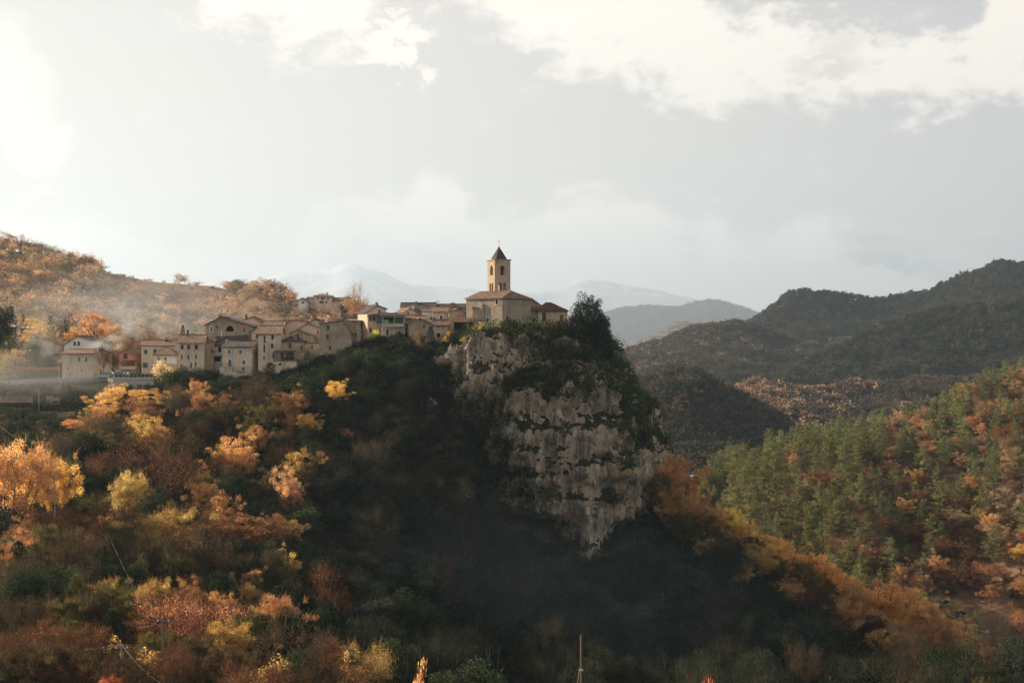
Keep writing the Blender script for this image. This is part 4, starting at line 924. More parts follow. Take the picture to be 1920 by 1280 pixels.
# --- houses along the road on the left
house('road_house', 'pale stone house with two small windows beside the parked cars', 117, 174.6, 335, -14, 8.0, 707, 662.5, 'gx', apex=655, wall='stone_pale', wins=[(149, 673, 4, 6), (161.6, 673, 4, 6), (127.5, 690, 2, 4), (153, 693, 2, 2)], right=[(189.5, 697, 3, 10, 'bd')], group='houses along the road')
house('white_gable_house', 'white gabled house half hidden in chimney smoke', 120, 190, 352, 0, 9.0, 700, 646.5, 'gy', apex=630.6, f=0.37, eaveR=642, wall='plaster_white', roofm='roof_dark', wins=[(140, 643.5, 5, 7), (147.5, 643.5, 5, 7)], group='houses along the road', chim=[(182, 0.5, 628, 0.6, 2.5, 'brick')])
h = house('pink_house', 'pink gable house with orange loggia and cream balcony', 222, 248, 345, 0, 7.0, 705, 663, 'gy', apex=656.5, f=0.5, wall='plaster_pink', wins=[(235, 667, 8, 9, 'b'), (244, 697, 7, 4)], group='houses along the road')
ptilt('porch_roof', 'roof_red', h.root, 227, 252, 679, 675, 343.2, 1.8); pbox('loggia', 'plaster_orange', h.root, 229, 251, 679, 687, 344.4, 0.5); pbox('balcony', 'plaster_cream', h.root, 224.5, 254, 686.6, 692.5, 343.4, 1.5); pbox('ground_floor', 'plaster_beige', h.root, 216, 254, 692.6, 706, 344.0, 0.9)
for q in (229.5, 236, 243, 250): pbox('post', 'wood_brown', h.root, q, q + .8, 679, 687, 343.5, 0.14)
house('beige_house', 'large beige house with green shuttered windows and tile roof', 265, 327, 340, 5, 8.0, 706, 647.5, 'gx', apex=638.5, wall='plaster_beige', wins=[(273, 659, 3.4, 7, 's'), (290.5, 658, 3.4, 7, 's'), (272.3, 684, 5, 8, 's')], group='houses along the road', chim=[(312, 0.4, 636.5, 0.6, 1.6, 'iron')])
h = house('cream_cottage', 'cream cottage with hipped tile roof and blue balcony doors', 289, 329, 332, 0, 6.0, 700, 664, 'hip', apex=652, wall='plaster_cream', wins=[(297, 674, 4, 9, 'dB'), (310, 674.5, 4, 9, 'dB')], group='houses along the road', hipf=0.62)
pbox('balcony', 'concrete', h.root, 285, 313, 679, 681, 330.7, 1.3); railing(h.root, 297, 312, 674, 679, 330.8); pbox('garden_wall', 'plaster_white', h.root, 313, 331, 671.5, 682, 329.4, 0.4)
# --- houses on the far hill
house('hilltop_apartment', 'far pinkish apartment house with balconies on the left hill', 590, 622, 590, 3, 9.0, 577, 554.5, 'hip', apex=551.5, wall='plaster_rose', wins=[(596, 559, 2.4, 4), (605, 559, 6, 4), (615, 559, 3, 4), (603, 566, 8, 4), (612, 566, 3, 4)], group='houses on the far hill', chim=[(613.5, 0.3, 549.5, 0.7, 2.0, 'brick')], over=0.7)
house('hilltop_wing', 'lower tiled wing right of the far apartment house', 622, 638, 592, 3, 8.0, 580, 563, 'gx', apex=558.5, wall='plaster_rose', group='houses on the far hill', over=0.8)
house('hilltop_villa', 'far low white villa with brown roof on the left hill', 559, 577, 586, 0, 8.0, 578, 563.5, 'gy', apex=559, f=0.4, eaveR=565, wall='plaster_white', wins=[(568, 567, 5, 3)], group='houses on the far hill', over=0.8)
house('hilltop_cottage', 'far grey roofed cottage between villa and apartment house', 574, 590, 592, 0, 8.0, 578, 561, 'gx', apex=557.5, wall='plaster_white', roofm='roof_dark', group='houses on the far hill')
for i, (xa, xb, yb_) in enumerate(((8, 24, 613), (41, 61, 615))):
    house('greenhouse', ('small white roofed greenhouse at the far left edge', 'small white roofed greenhouse right of the first in the trees')[i], xa, xb, 398 - 4 * i, 0, 3.0, yb_ + 7, yb_, 'shed', apex=yb_ - 2.2, wall='wood_dark', roofm='sheet_white', group='greenhouses on the left', cat='greenhouse', below=1.5)
# ------------------------------------------------------------------ vegetation templates
def leaf_quads(c, size, rg, flat=0.0, asp=0.62):
    """c (n,3) centres -> quads randomly turned; size scalar or (n,)"""
    n = len(c); u = rg.normal(size=(n, 3)); u[:, 2] *= (1 - flat); u /= np.linalg.norm(u, axis=1)[:, None]
    r = rg.normal(size=(n, 3)); v = np.cross(u, r); v /= np.linalg.norm(v, axis=1)[:, None]
    s = (np.broadcast_to(size, (n,)) * (0.6 + 0.8 * rg.random(n)))[:, None] * 0.5
    V = np.stack([c - u * s, c - v * s * asp, c + u * s, c + v * s * asp], 1).reshape(-1, 3)
    return V, np.arange(4 * n).reshape(n, 4)
def tube_np(pts, rad, n=5):
    mb = MB(); mb.tube(pts, rad, n); return mb
def crown_mesh(name, V, Q, rnd, mat):
    me = mesh_np(name, V, Q, mats=[MATS[mat]], smooth=False)
    at = me.attributes.new('rnd', 'FLOAT', 'FACE'); at.data.foreach_set('value', np.asarray(rnd, np.float32)); return me
def twig_quads(p0, p1, w, rg):
    """slender twigs as long narrow blades"""
    n = len(p0); d = p1 - p0; r = rg.normal(size=(n, 3)); s = np.cross(d, r); s /= np.linalg.norm(s, axis=1)[:, None] + 1e-9
    V = np.stack([p0 - s * w, p0 + s * w, p1 + s * w * 0.3, p1 - s * w * 0.3], 1).reshape(-1, 3); return V, np.arange(4 * n).reshape(n, 4)

def skeleton(rg, H, R, fork, nl, spread, up=0.55):
    """limbs: list of polylines with radii; returns limbs and tips"""
    limbs = []; tips = []
    lean = rg.normal(size=2) * 0.03 * H; tr = [np.array([0, 0, -0.6]), np.array([lean[0] * .3, lean[1] * .3, fork * H * .5]), np.array([lean[0], lean[1], fork * H])]
    r0 = 0.016 * H + 0.06; limbs.append((tr, [r0 * 1.25, r0, r0 * 0.8]))
    for i in range(nl):
        a = 6.283 * (i + rg.random() * .7) / nl; el_ = math.radians(rg.uniform(*spread)); L = (1 - fork) * H * rg.uniform(0.62, 0.98)
        d = np.array([math.cos(a) * math.sin(el_), math.sin(a) * math.sin(el_), math.cos(el_)])
        st = tr[-1] * rg.uniform(0.75, 1.0); hr = R / max(0.2, math.sin(el_)) ; L = min(L, hr * 0.95 + 0.15 * H)
        mid = st + d * L * 0.5 + rg.normal(size=3) * 0.03 * H; end = st + d * L + np.array([0, 0, up * 0.08 * H]) + rg.normal(size=3) * 0.03 * H
        limbs.append(([st, mid, end], [r0 * 0.5, r0 * 0.3, r0 * 0.08])); tips.append(end); tips.append(mid + (end - mid) * .4)
        for k in range(4):
            t = rg.uniform(0.3, 0.95); b = st + (mid - st) * min(1, t * 2) if t < .5 else mid + (end - mid) * (t - .5) * 2
            dd = d + rg.normal(size=3) * 0.55; dd[2] = abs(dd[2]) * 0.8 + 0.1; dd /= np.linalg.norm(dd); e2 = b + dd * L * rg.uniform(0.25, 0.5)
            limbs.append(([b, b + (e2 - b) * .5 + rg.normal(size=3) * .015 * H, e2], [r0 * 0.22, r0 * 0.14, r0 * 0.04])); tips.append(e2)
    return limbs, np.array(tips)
def limbs_mesh(name, limbs, mat, n=5):
    mb = MB()
    for p, r in limbs: mb.tube([tuple(q) for q in p], [float(x) for x in r], n)
    me = bpy.data.meshes.new(name); me.from_pydata(mb.v, [], mb.f); me.materials.append(MATS[mat]); me.update(); return me

TPL = {}
def add_tpl(kind, trunk, crown, H, R): TPL.setdefault(kind, []).append((trunk, crown, H, R))
def deciduous(kind, seed, H=10.0, R=3.6, leaves=5000, size=0.2, nl=7, fork=0.28, spread=(12, 62), cl=0.10, sparse=0.0, mat='leaf', shell=0.5, twigs=0, nL=34, use_tips=True):
    rg = np.random.default_rng(seed); limbs, tips = skeleton(rg, H, R, fork, nl, spread)
    # crown clumps: branch tips plus lobes through an uneven egg-shaped volume
    dirs = rg.normal(size=(nL, 3)); dirs /= np.linalg.norm(dirs, axis=1)[:, None]
    zc = H * (fork + (1 - fork) * 0.5); rz = H * (1 - fork) * 0.5
    lob = np.array([0, 0, zc]) + dirs * np.array([R, R, rz]) * rg.uniform(0.45, 0.92, (nL, 1)); lob = lob[lob[:, 2] > H * fork * 0.8]
    if sparse > 0: lob = lob[: int(len(lob) * (1 - sparse))]
    cen = np.concatenate([tips, lob]) if use_tips else lob; rad = cl * H * rg.uniform(0.6, 1.35, len(cen))
    w = rad ** 2; k = rg.choice(len(cen), leaves, p=w / w.sum())
    d = rg.normal(size=(leaves, 3)); d /= np.linalg.norm(d, axis=1)[:, None]; rr = rg.random(leaves) ** (1 / 3.0 if shell < .3 else 0.22)
    P = cen[k] + d * (rad[k] * rr)[:, None] * np.array([1, 1, 0.72]) + rg.normal(size=(leaves, 3)) * 0.012 * H
    ck = rg.random(len(cen)); rnd = np.clip(0.55 * ck[k] + 0.45 * rg.random(leaves), 0, 1)
    V, Q = leaf_quads(P, size, rg)
    if twigs:
        kt = rg.choice(len(cen), twigs); base = cen[kt] + rg.normal(size=(twigs, 3)) * rad[kt][:, None] * 0.45
        out_ = base - np.array([0, 0, H * fork]); out_ /= np.linalg.norm(out_, axis=1)[:, None] + 1e-9
        dd = out_ * 0.8 + rg.normal(size=(twigs, 3)) * 0.5 + np.array([0, 0, 0.25]); dd /= np.linalg.norm(dd, axis=1)[:, None]
        V2, Q2 = twig_quads(base, base + dd * (rg.uniform(0.05, 0.13, (twigs, 1)) * H), 0.012 + 0.0007 * H, rg)
        Q = np.concatenate([Q, Q2 + len(V)]); V = np.concatenate([V, V2]); rnd = np.concatenate([rnd, rg.random(twigs) * .35])
    cr = crown_mesh(f'{kind}_crown_{seed}', V, Q, rnd, mat); tk = limbs_mesh(f'{kind}_trunk_{seed}', limbs, 'bark')
    add_tpl(kind, tk, cr, H, R)
def conifer(kind, seed, H=12.0, R=2.6, n=4500, size=0.26, open_=0.15, mat='leaf_evergreen', top=0.25):
    rg = np.random.default_rng(seed); limbs = [([np.array([0, 0, -.6]), np.array([0, 0, H * .5]), np.array([0, 0, H * .98])], [0.20, 0.13, 0.03])]
    pts = []; nw = 15; rn = []
    for i in range(nw):
        z = H * (open_ + (0.97 - open_) * i / nw); f_ = 1 - (i / nw); L0 = R * (f_ ** (0.42 + 0.13 * (seed % 5))) * (1.0 if i > 2 else 0.75) + 0.12
        for j in range(5 if i < 11 else 4):
            a = rg.random() * 6.283; L = L0 * rg.uniform(0.6, 1.2); rise = rg.uniform(0.0, 0.35) + 0.35 * (1 - f_)
            e2 = np.array([math.cos(a) * L, math.sin(a) * L, z + rise * L + rg.normal() * .12]); b = np.array([0, 0, z]); limbs.append(([b, e2], [0.05, 0.015]))
            m_ = max(5, int(n * L / (nw * 5 * R * 0.62))); t = rg.random(m_) ** 0.6; q = b + (e2 - b) * t[:, None] + rg.normal(size=(m_, 3)) * np.array([.16, .16, .11]) * (0.5 + L * .45)
            q[:, 2] += 0.10 * L * t; pts.append(q); rn.append(np.clip(rg.random() * .5 + .5 * rg.random(m_), 0, 1))
    P = np.concatenate(pts); V, Q = leaf_quads(P, size, rg, asp=0.4)
    add_tpl(kind, limbs_mesh(f'{kind}_trunk_{seed}', limbs, 'bark', 4), crown_mesh(f'{kind}_crown_{seed}', V, Q, np.concatenate(rn), mat), H, R)
def column(kind, seed, H=10.0, R=1.0, n=3500, size=0.2, mat='leaf_evergreen', ragged=0.35, taper=0.6, trunk_h=0.9):
    rg = np.random.default_rng(seed); z = rg.random(n) * H; a = rg.random(n) * 6.283
    prof = (np.sin(np.clip(z / H, 0, 1) ** taper * math.pi) ** 0.7 + 0.12); q3 = np.stack([np.cos(a) * 1.5, np.sin(a) * 1.5, z / H * 6 + seed], -1)
    r = R * prof * (1 + ragged * 2.0 * pnoise(q3)) * (0.72 + 0.3 * rg.random(n)); r = np.maximum(r, 0.05)
    bend = np.stack([np.sin(z / H * 3 + seed) * 0.05 * H * ragged, np.cos(z / H * 2.3 + seed) * .05 * H * ragged], -1)
    P = np.stack([np.cos(a) * r + bend[:, 0], np.sin(a) * r + bend[:, 1], z], -1) + rg.normal(size=(n, 3)) * 0.05
    V, Q = leaf_quads(P, size, rg)
    limbs = [([np.array([0, 0, -.6]), np.array([bend[:, 0].mean(), bend[:, 1].mean(), H * .5]), np.array([0, 0, H * trunk_h])], [0.16, .1, .03])]
    add_tpl(kind, limbs_mesh(f'{kind}_trunk_{seed}', limbs, 'bark', 5), crown_mesh(f'{kind}_crown_{seed}', V, Q, np.clip(rg.random(n) * .6 + .2 + 0.4 * pnoise(q3), 0, 1), mat), H, R)

for s in range(5): deciduous('autumn', 100 + s, leaves=10000, size=0.21, cl=0.064, nL=60, R=[3.6, 3.1, 4.1, 3.4, 3.8][s], nl=[7, 6, 8, 7, 9][s], spread=[(12, 62), (8, 48), (20, 72), (10, 58), (14, 66)][s], twigs=300)
for s in range(3): deciduous('autumn_near', 130 + s, leaves=19000, size=0.145, R=[3.6, 4.0, 3.3][s], nl=8, cl=0.052, nL=75, twigs=1500)
for s in range(4): deciduous('thin', 160 + s, leaves=1500, size=0.19, R=[3.3, 3.8, 3.0, 3.5][s], nl=8, spread=(8, 55), cl=0.11, sparse=0.6, twigs=2600, shell=0.1)
for s in range(3): deciduous('oak', 200 + s, leaves=12000, size=0.27, R=[3.9, 4.3, 3.6][s], nl=8, fork=0.16, spread=(15, 75), cl=0.105, mat='leaf_evergreen', nL=110, use_tips=False)
for s in range(5): conifer('pine', 230 + s, mat='leaf_pine', H=12, R=[2.7, 2.3, 3.1, 2.5, 2.9][s], open_=[.12, .2, .16, .08, .25][s])
for s in range(2): column('cypress', 260 + s, H=10, R=[0.9, 1.1][s], n=3200, ragged=0.12, taper=0.55)
for s in range(4): column('ivy', 280 + s, H=8, R=[1.1, 1.5, 0.9, 1.3][s], n=3600, ragged=0.75, taper=0.75, size=0.19)
for s in range(4):
    rg = np.random.default_rng(300 + s); deciduous('shrub', 300 + s, H=3.0, R=1.9, leaves=2200, size=0.17, nl=7, fork=0.06, spread=(10, 85), cl=0.17, twigs=350)
for s in range(3): deciduous('evergreen_shrub', 320 + s, H=3.2, R=2.1, leaves=2600, size=0.18, nl=7, fork=0.05, spread=(10, 85), cl=0.18, mat='leaf_evergreen')
for s in range(2): deciduous('bare', 340 + s, leaves=30, size=0.1, R=3.0, nl=8, spread=(8, 50), cl=0.11, twigs=2800, shell=0.1)
# lighter templates for the woods
for s in range(4): deciduous('wood', 360 + s, leaves=620, size=0.72, R=[3.4, 3.8, 3.0, 3.6][s], nl=5, cl=0.13, mat='leaf_far', twigs=60)
for s in range(3): deciduous('wood_thin', 380 + s, leaves=200, size=0.6, R=[3.2, 3.5, 3.0][s], nl=6, cl=0.12, mat='leaf_far', twigs=520, sparse=.5)
for s in range(3): conifer('wood_pine', 390 + s, n=900, size=0.62, mat='leaf_far')
for s in range(3): deciduous('under', 400 + s, H=2.4, R=1.9, leaves=420, size=0.30, nl=4, fork=0.05, spread=(20, 85), cl=0.2, mat='leaf_far')
for s in range(3): deciduous('far_tree', 420 + s, leaves=110, size=1.7, R=[3.6, 4.0, 3.3][s], nl=4, cl=0.16, mat='leaf_far')
for s in range(2): conifer('far_pine', 430 + s, n=120, size=1.6, mat='leaf_far')

_rt = random.Random(11); TREES = []
NAMES = {'autumn': 'autumn_tree', 'autumn_near': 'autumn_tree', 'thin': 'half_bare_tree', 'oak': 'evergreen_oak', 'pine': 'pine_tree', 'cypress': 'cypress_tree', 'ivy': 'ivy_clad_trunk', 'shrub': 'shrub', 'evergreen_shrub': 'evergreen_shrub', 'bare': 'bare_tree'}
CATS = {'autumn': 'tree', 'autumn_near': 'tree', 'thin': 'tree', 'oak': 'tree', 'pine': 'pine', 'cypress': 'cypress', 'ivy': 'ivy', 'shrub': 'shrub', 'evergreen_shrub': 'shrub', 'bare': 'tree'}
def tree(kind, p, H, R, col, label, group=None, name=None, cat=None, var=None, rz=None, trunk=True, cl=None):
    """one tree standing at p with height H and crown radius R"""
    tk, cr, H0, R0 = TPL[kind][_rt.randrange(len(TPL[kind])) if var is None else var]
    root = empty(name or NAMES[kind], tuple(float(c) for c in p), _rt.random() * 6.283 if rz is None else rz, label=label, category=cat or CATS[kind])
    if group: root['group'] = group
    root.scale = (R / R0, R / R0, H / H0); root.rotation_euler.x = _rt.gauss(0, .05); root.rotation_euler.y = _rt.gauss(0, .05)
    c = link('crown', cr, root); c.color = (*col, 1.0)
    if trunk: link('trunk', tk, root)
    TREES.append((kind, p, H, R)); return root
def wood(name, kinds, P, Hs, Ws, cols, rg, **props):
    """a wood nobody could count: template trees set on surveyed points"""
    coll = bpy.data.collections.new(name + '_kinds'); k = 0
    for kd in kinds:
        for tk, cr, H0, R0 in TPL[kd]:
            if k % 1 == 0:
                o = bpy.data.objects.new(f'kind_{k:02d}', cr); o.scale = (1 / R0, 1 / R0, 1 / H0); coll.objects.link(o)
            k += 1
    n = len(P); me = bpy.data.meshes.new(name); me.vertices.add(n); me.vertices.foreach_set('co', np.asarray(P, np.float32).ravel())
    def att(nm, ty, arr, fld):
        a = me.attributes.new(nm, ty, 'POINT'); a.data.foreach_set(fld, np.asarray(arr, np.float32 if fld != 'value' or ty != 'INT' else np.int32).ravel())
    att('sc', 'FLOAT_VECTOR', np.stack([Ws, Ws, Hs], -1), 'vector'); att('rt', 'FLOAT_VECTOR', np.stack([0 * Hs, 0 * Hs, rg.random(n) * 6.283], -1), 'vector')
    att('col', 'FLOAT_COLOR', np.c_[cols, np.ones(n)], 'color'); att('pick', 'INT', rg.integers(0, k, n), 'value')
    o = link(name, me, kind='stuff', **props); md = o.modifiers.new('trees', 'NODES')
    ng = bpy.data.node_groups.new(name, 'GeometryNodeTree'); md.node_group = ng
    ng.interface.new_socket('Geometry', in_out='INPUT', socket_type='NodeSocketGeometry'); ng.interface.new_socket('Geometry', in_out='OUTPUT', socket_type='NodeSocketGeometry')
    N = ng.nodes; gi = N.new('NodeGroupInput'); go = N.new('NodeGroupOutput'); ip = N.new('GeometryNodeInstanceOnPoints'); ci = N.new('GeometryNodeCollectionInfo')
    ci.inputs['Collection'].default_value = coll; ci.inputs['Separate Children'].default_value = True; ci.inputs['Reset Children'].default_value = False; ip.inputs['Pick Instance'].default_value = True
    def na(nm, ty):
        x = N.new('GeometryNodeInputNamedAttribute'); x.data_type = ty; x.inputs['Name'].default_value = nm; return x.outputs['Attribute']
    L = ng.links.new; L(gi.outputs[0], ip.inputs['Points']); L(ci.outputs[0], ip.inputs['Instance']); L(na('pick', 'INT'), ip.inputs['Instance Index']); L(na('sc', 'FLOAT_VECTOR'), ip.inputs['Scale']); L(na('rt', 'FLOAT_VECTOR'), ip.inputs['Rotation'])
    L(ip.outputs[0], go.inputs[0]); return o

# leaf colours
RUST = (0.20, 0.095, 0.050); COPPER = (0.36, 0.19, 0.090); GOLD = (0.42, 0.28, 0.085); YELLOW = (0.45, 0.34, 0.08); BROWN = (0.072, 0.052, 0.036); PALEBR = (0.24, 0.175, 0.115)
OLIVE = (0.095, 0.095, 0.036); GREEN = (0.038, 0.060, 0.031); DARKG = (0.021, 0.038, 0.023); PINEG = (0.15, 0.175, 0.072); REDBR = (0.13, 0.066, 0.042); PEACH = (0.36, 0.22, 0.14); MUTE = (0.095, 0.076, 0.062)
SLATE = (0.042, 0.056, 0.047); UMBER = (0.070, 0.062, 0.052)  # dark tones that put the shade of the slopes into the leaves
def jit(c, rg, a=0.18): return tuple(np.clip(np.array(c) * (1 + rg.uniform(-a, a)) * (1 + rg.uniform(-a / 3, a / 3, 3)), 0.005, 0.8))
def pal(cols, w, n, rg):
    k = rg.choice(len(cols), n, p=np.array(w) / np.sum(w)); c = np.array(cols)[k]; return np.clip(c * (1 + rg.uniform(-.22, .22, (n, 1))) * (1 + rg.uniform(-.06, .06, (n, 3))), .005, .8)

LANDMARKS = [(245, 730, 'the parking wall'), (150, 690, 'the pale road house'), (358, 690, 'the three storey house'), (444, 690, 'the blue-doored house'), (505, 690, 'the slender house'), (628, 670, 'the tall stone house'), (740, 640, 'the green balcony'), (790, 640, 'the front stone house'),
    (935, 620, 'the church'), (1112, 620, 'the cliff-edge oak'), (443, 860, 'the bright orange tree'), (552, 920, 'the slim pinkish tree'), (630, 735, 'the lone yellow tree'), (574, 790, 'the golden tree on the dark slope'), (40, 880, 'the big orange tree at left'), (292, 880, 'the reddish half bare tree'),
    (310, 990, 'the golden brown tree'), (432, 1100, 'the crooked ivy stump'), (130, 960, 'the dark conical evergreen'), (420, 1200, 'the golden foreground tree'), (345, 1170, 'the rosy half bare tree'), (1090, 1230, 'the wooden pole'), (1262, 900, 'the russet tree by the cliff'), (1376, 975, 'the bright yellow ridge tree'),
    (1423, 1030, 'the lone ridge cypress'), (1520, 1070, 'the broad orange ridge tree'), (1650, 1120, 'the orange tree at the ridge end'), (1810, 1160, 'the bare scree gully'), (60, 790, 'the terrace path'), (228, 1235, 'the lower concrete pole'), (1100, 1050, 'the lowest cliff rocks'), (900, 930, 'the pale rocks left of the cliff'), (700, 900, 'the middle of the dark slope'), (760, 1090, 'the shaded valley floor'), (1300, 1160, 'the shaded foot of the ridge'), (1500, 1230, 'the shaded lower ridge'),
    (1330, 900, 'the far viaduct'), (900, 680, 'the upper left rock patch'), (1060, 690, 'the big ivy patch of the cliff'), (1125, 660, 'the pale rock under the oak'), (1000, 780, 'the middle of the cliff'), (1110, 800, 'the right half of the cliff'), (1205, 800, 'the right cliff rim'), (930, 850, 'the left edge of the rock face'), (1060, 900, 'the lower rock face'), (1180, 950, 'the lower right of the rock face'), (860, 780, 'the ivy left of the cliff'),
    (1650, 960, 'the right lower pine stand'), (1430, 890, 'the crest of the pine slope'), (1540, 850, 'the pine crest above the middle'), (1820, 790, 'the copper trees of the upper right'), (1900, 700, 'the top right corner of the pine slope'), (1600, 900, 'the middle of the pine slope'), (1750, 850, 'the upper pine slope'), (1860, 960, 'the right end of the pine slope'), (1480, 930, 'the left end of the pine slope'), (1700, 1020, 'the lower pine slope'), (1560, 1010, 'the shaded foot of the pine slope')]
def where(px, py):
    d = [(math.hypot(px - a, (py - b) * 1.2), a, b, n) for a, b, n in LANDMARKS]; r, a, b, n = min(d); dx, dy = px - a, py - b
    rel = ('close to' if r < 34 else ('right of' if dx > 0 else 'left of') if abs(dx) > abs(dy) * 1.2 else ('below' if dy > 0 else 'above'))
    return f'{rel} {n}'
class VisBuf:
    def __init__(self): self.b = np.zeros((640, 960), bool)
    def add(self, p, H, R, frac=0.85):
        Yd = p[1]; cx = (960 + F * p[0] / Yd) / 2; top = (640 - F * (p[2] + H) / Yd) / 2; bot = (640 - F * (p[2] + H * .12) / Yd) / 2; rx = max(1.0, F * R * frac / Yd / 2)
        x0, x1, y0, y1 = int(cx - rx), int(cx + rx) + 1, int(top), int(bot) + 1
        X0, X1, Y0, Y1 = max(0, x0), min(960, x1), max(0, y0), min(640, y1)
        if X1 <= X0 or Y1 <= Y0: return 0.0
        yy, xx = np.mgrid[Y0:Y1, X0:X1]; m_ = ((xx - cx) / rx) ** 2 + ((yy - (top + bot) / 2) / max(1.0, (bot - top) / 2)) ** 2 < 1
        tot = max(1, (x1 - x0) * (y1 - y0) * .78); vis = (m_ & ~self.b[Y0:Y1, X0:X1]).sum() / tot; self.b[Y0:Y1, X0:X1] |= m_; return vis
def finish(specs, minvis=0.10):
    """plant the listed trees from near to far, leaving out those wholly hidden behind others"""
    vb = VisBuf(); out_ = []
    allt = [(p[1], p, H, R, None) for k, p, H, R in TREES] + [(sp[1][1], sp[1], sp[2], sp[3], sp) for sp in specs]
    for Yd, p, H, R, sp in sorted(allt, key=lambda t: t[0]):
        v = vb.add(p, H, R)
        if sp is None: continue
        if v < minvis: out_.append(sp); continue
        kd, p, H, R, col, cn, nm, grp, name = sp; a, b = 960 + F * p[0] / p[1], 640 - F * (p[2] + H * .6) / p[1]
        sz = 'tall' if H > 10 else ('small' if H < 6.5 else 'medium sized')
        tree(kd, p, H, R, col, f'{sz} {cn} {nm} {where(a, b)}', grp, name=name)
    return out_
# ------------------------------------------------------------------ planting
def ground_at(px, Y): x = (px - 960) / F * Y; return np.array([x, Y, float(terr(x, Y)[0])])
def ray_ground(px, py):
    Yv = np.linspace(110, 340, 460); zv = terr((px - 960) / F * Yv, Yv); hit = np.nonzero(zv >= (640 - py) / F * Yv)[0]; return Yv[hit[0]] if len(hit) else 300.0
def hero(kind, px, top, Y, wpx, col, label, Hmin=2.0, Hmax=None, **kw):
    """tree whose top shows at py = top; it stands on the ground at px, depth Y"""
    if 'ray' in kw: Y = ray_ground(px, kw.pop('ray'))
    g = ground_at(px, Y) if 'base' not in kw else pt(px, kw.pop('base'), Y)
    H = (640 - top) / F * Y - g[2]
    if Hmax and H > Hmax: g[2] += H - Hmax; H = Hmax
    return tree(kind, g, max(Hmin, H), wpx / F * Y / 2, col, label, **kw)

rgp0 = np.random.default_rng(5)
# trees that can be singled out in the photograph
hero('oak', 1102, 546, 311, 64, DARKG, 'dark evergreen oak leaning over the cliff edge right of the annex', base=655, var=1)
hero('oak', 1126, 588, 312, 50, DARKG, 'second evergreen oak lower and right of the cliff-edge oak', base=672, var=0)
for i, (px, tp, bs, w) in enumerate(((1134, 635, 690, 32), (1142, 668, 725, 30), (1118, 628, 672, 32), (1166, 738, 790, 28), (1200, 798, 845, 28), (1184, 768, 820, 24))):
    tree('oak', pt(px, bs, 311 if i < 3 else 306), (bs - tp) / F * 306, w / F * 153, DARKG, ['dark evergreen clump hanging below the oak on the cliff edge', 'dark evergreen clump lowest of the three under the cliff-edge oak', 'dark evergreen clump touching the trunk of the cliff-edge oak',
        'dark evergreen bush on the right rim halfway down the cliff', 'dark evergreen bush at the widest point of the right cliff rim', 'dark evergreen bush between two others on the right cliff rim'][i], 'evergreens along the right rim of the cliff', trunk=False)
hero('autumn', 181, 586, 362, 68, (0.50, 0.26, 0.16), 'large copper orange tree behind the white gabled house', base=655, var=2)
hero('cypress', 342, 609, 332, 9, DARKG, 'taller of two slim cypresses behind the three storey house', base=645, var=0)
hero('cypress', 351.6, 618, 333, 8, DARKG, 'shorter of two slim cypresses behind the three storey house', base=645, var=1)
hero('bare', 193, 648, 328, 22, (0.10, 0.06, 0.045), 'pruned bare tree in front of the pale stone road house', base=706, var=0, trunk=True)
hero('bare', 211, 655, 330, 22, (0.10, 0.06, 0.045), 'pruned bare tree nearest the pink house', base=706, var=1)
hero('autumn', 443, 822, 262, 74, (0.58, 0.33, 0.14), 'bright orange round tree in the middle of the wooded slope', var=1)
hero('autumn', 425, 900, 258, 50, COPPER, 'small copper tree at the foot of the bright orange one', var=0)
hero('autumn', 552, 878, 250, 50, (0.50, 0.30, 0.20), 'slim pinkish tree on the edge of the shaded slope', var=1)
hero('autumn', 630, 712, 300, 42, (0.62, 0.42, 0.08), 'yellow tree lit alone on the dark slope below the houses', var=3, ray=768)
hero('autumn', 574, 772, 290, 52, (0.60, 0.40, 0.10), 'golden tree on the dark slope left of the lone yellow one', var=4, ray=828)
hero('shrub', 650, 802, 288, 26, (0.60, 0.28, 0.10), 'small orange shrub on the dark slope', var=0, ray=830)
hero('oak', 760, 645, 309, 42, (0.16, 0.17, 0.07), 'rounded ivy mound catching sun below the front stone house', base=695, var=0, trunk=False)
hero('thin', 782, 632, 310, 40, PALEBR, 'pale twiggy bush beside the rounded ivy mound', base=690)
hero('shrub', 704, 617, 317, 24, (0.42, 0.50, 0.08), 'lime green bush against the tall pale house', base=640)
hero('cypress', 808, 612, 313, 15, DARKG, 'dark bushy cypress in front of the low tiled wing', base=645, var=1)
hero('oak', 957, 597, 310, 36, DARKG, 'dark bush at the foot of the church wall', base=625, trunk=False)
hero('shrub', 905, 606, 309, 42, (0.55, 0.45, 0.22), 'dry pale golden bush at the foot of the church', base=625, var=1)
hero('shrub', 878, 628, 308, 40, (0.40, 0.36, 0.12), 'sunlit shrub on the cliff top edge left of the golden bush', base=648, var=2)
hero('shrub', 838, 632, 309, 14, (0.55, 0.36, 0.10), 'tiny orange bush right of the low wing', base=641)
hero('shrub', 1042, 602, 311, 40, (0.50, 0.26, 0.12), 'russet bush in front of the red-roofed annex', base=620, var=3)
hero('thin', 1066, 596, 313, 26, RUST, 'thin rusty sapling at the right corner of the annex', base=622)
hero('bare', 1084, 585, 330, 26, BROWN, 'leafless sapling between annex and cliff-edge oak', base=622)
hero('thin', 665, 548, 420, 36, PEACH, 'pale pinkish tree behind the tall pale house', base=640)
hero('evergreen_shrub', 585, 657, 316, 44, (0.12, 0.14, 0.04), 'ivy covered hump below the railed terrace', base=690, trunk=False)
hero('oak', 330, 685, 317, 70, (0.05, 0.08, 0.03), 'ivy mound under the cream cottage', base=745, trunk=False)
hero('oak', 375, 690, 313, 80, DARKG, 'dark ivy mound under the three storey house', base=760, trunk=False, var=2)
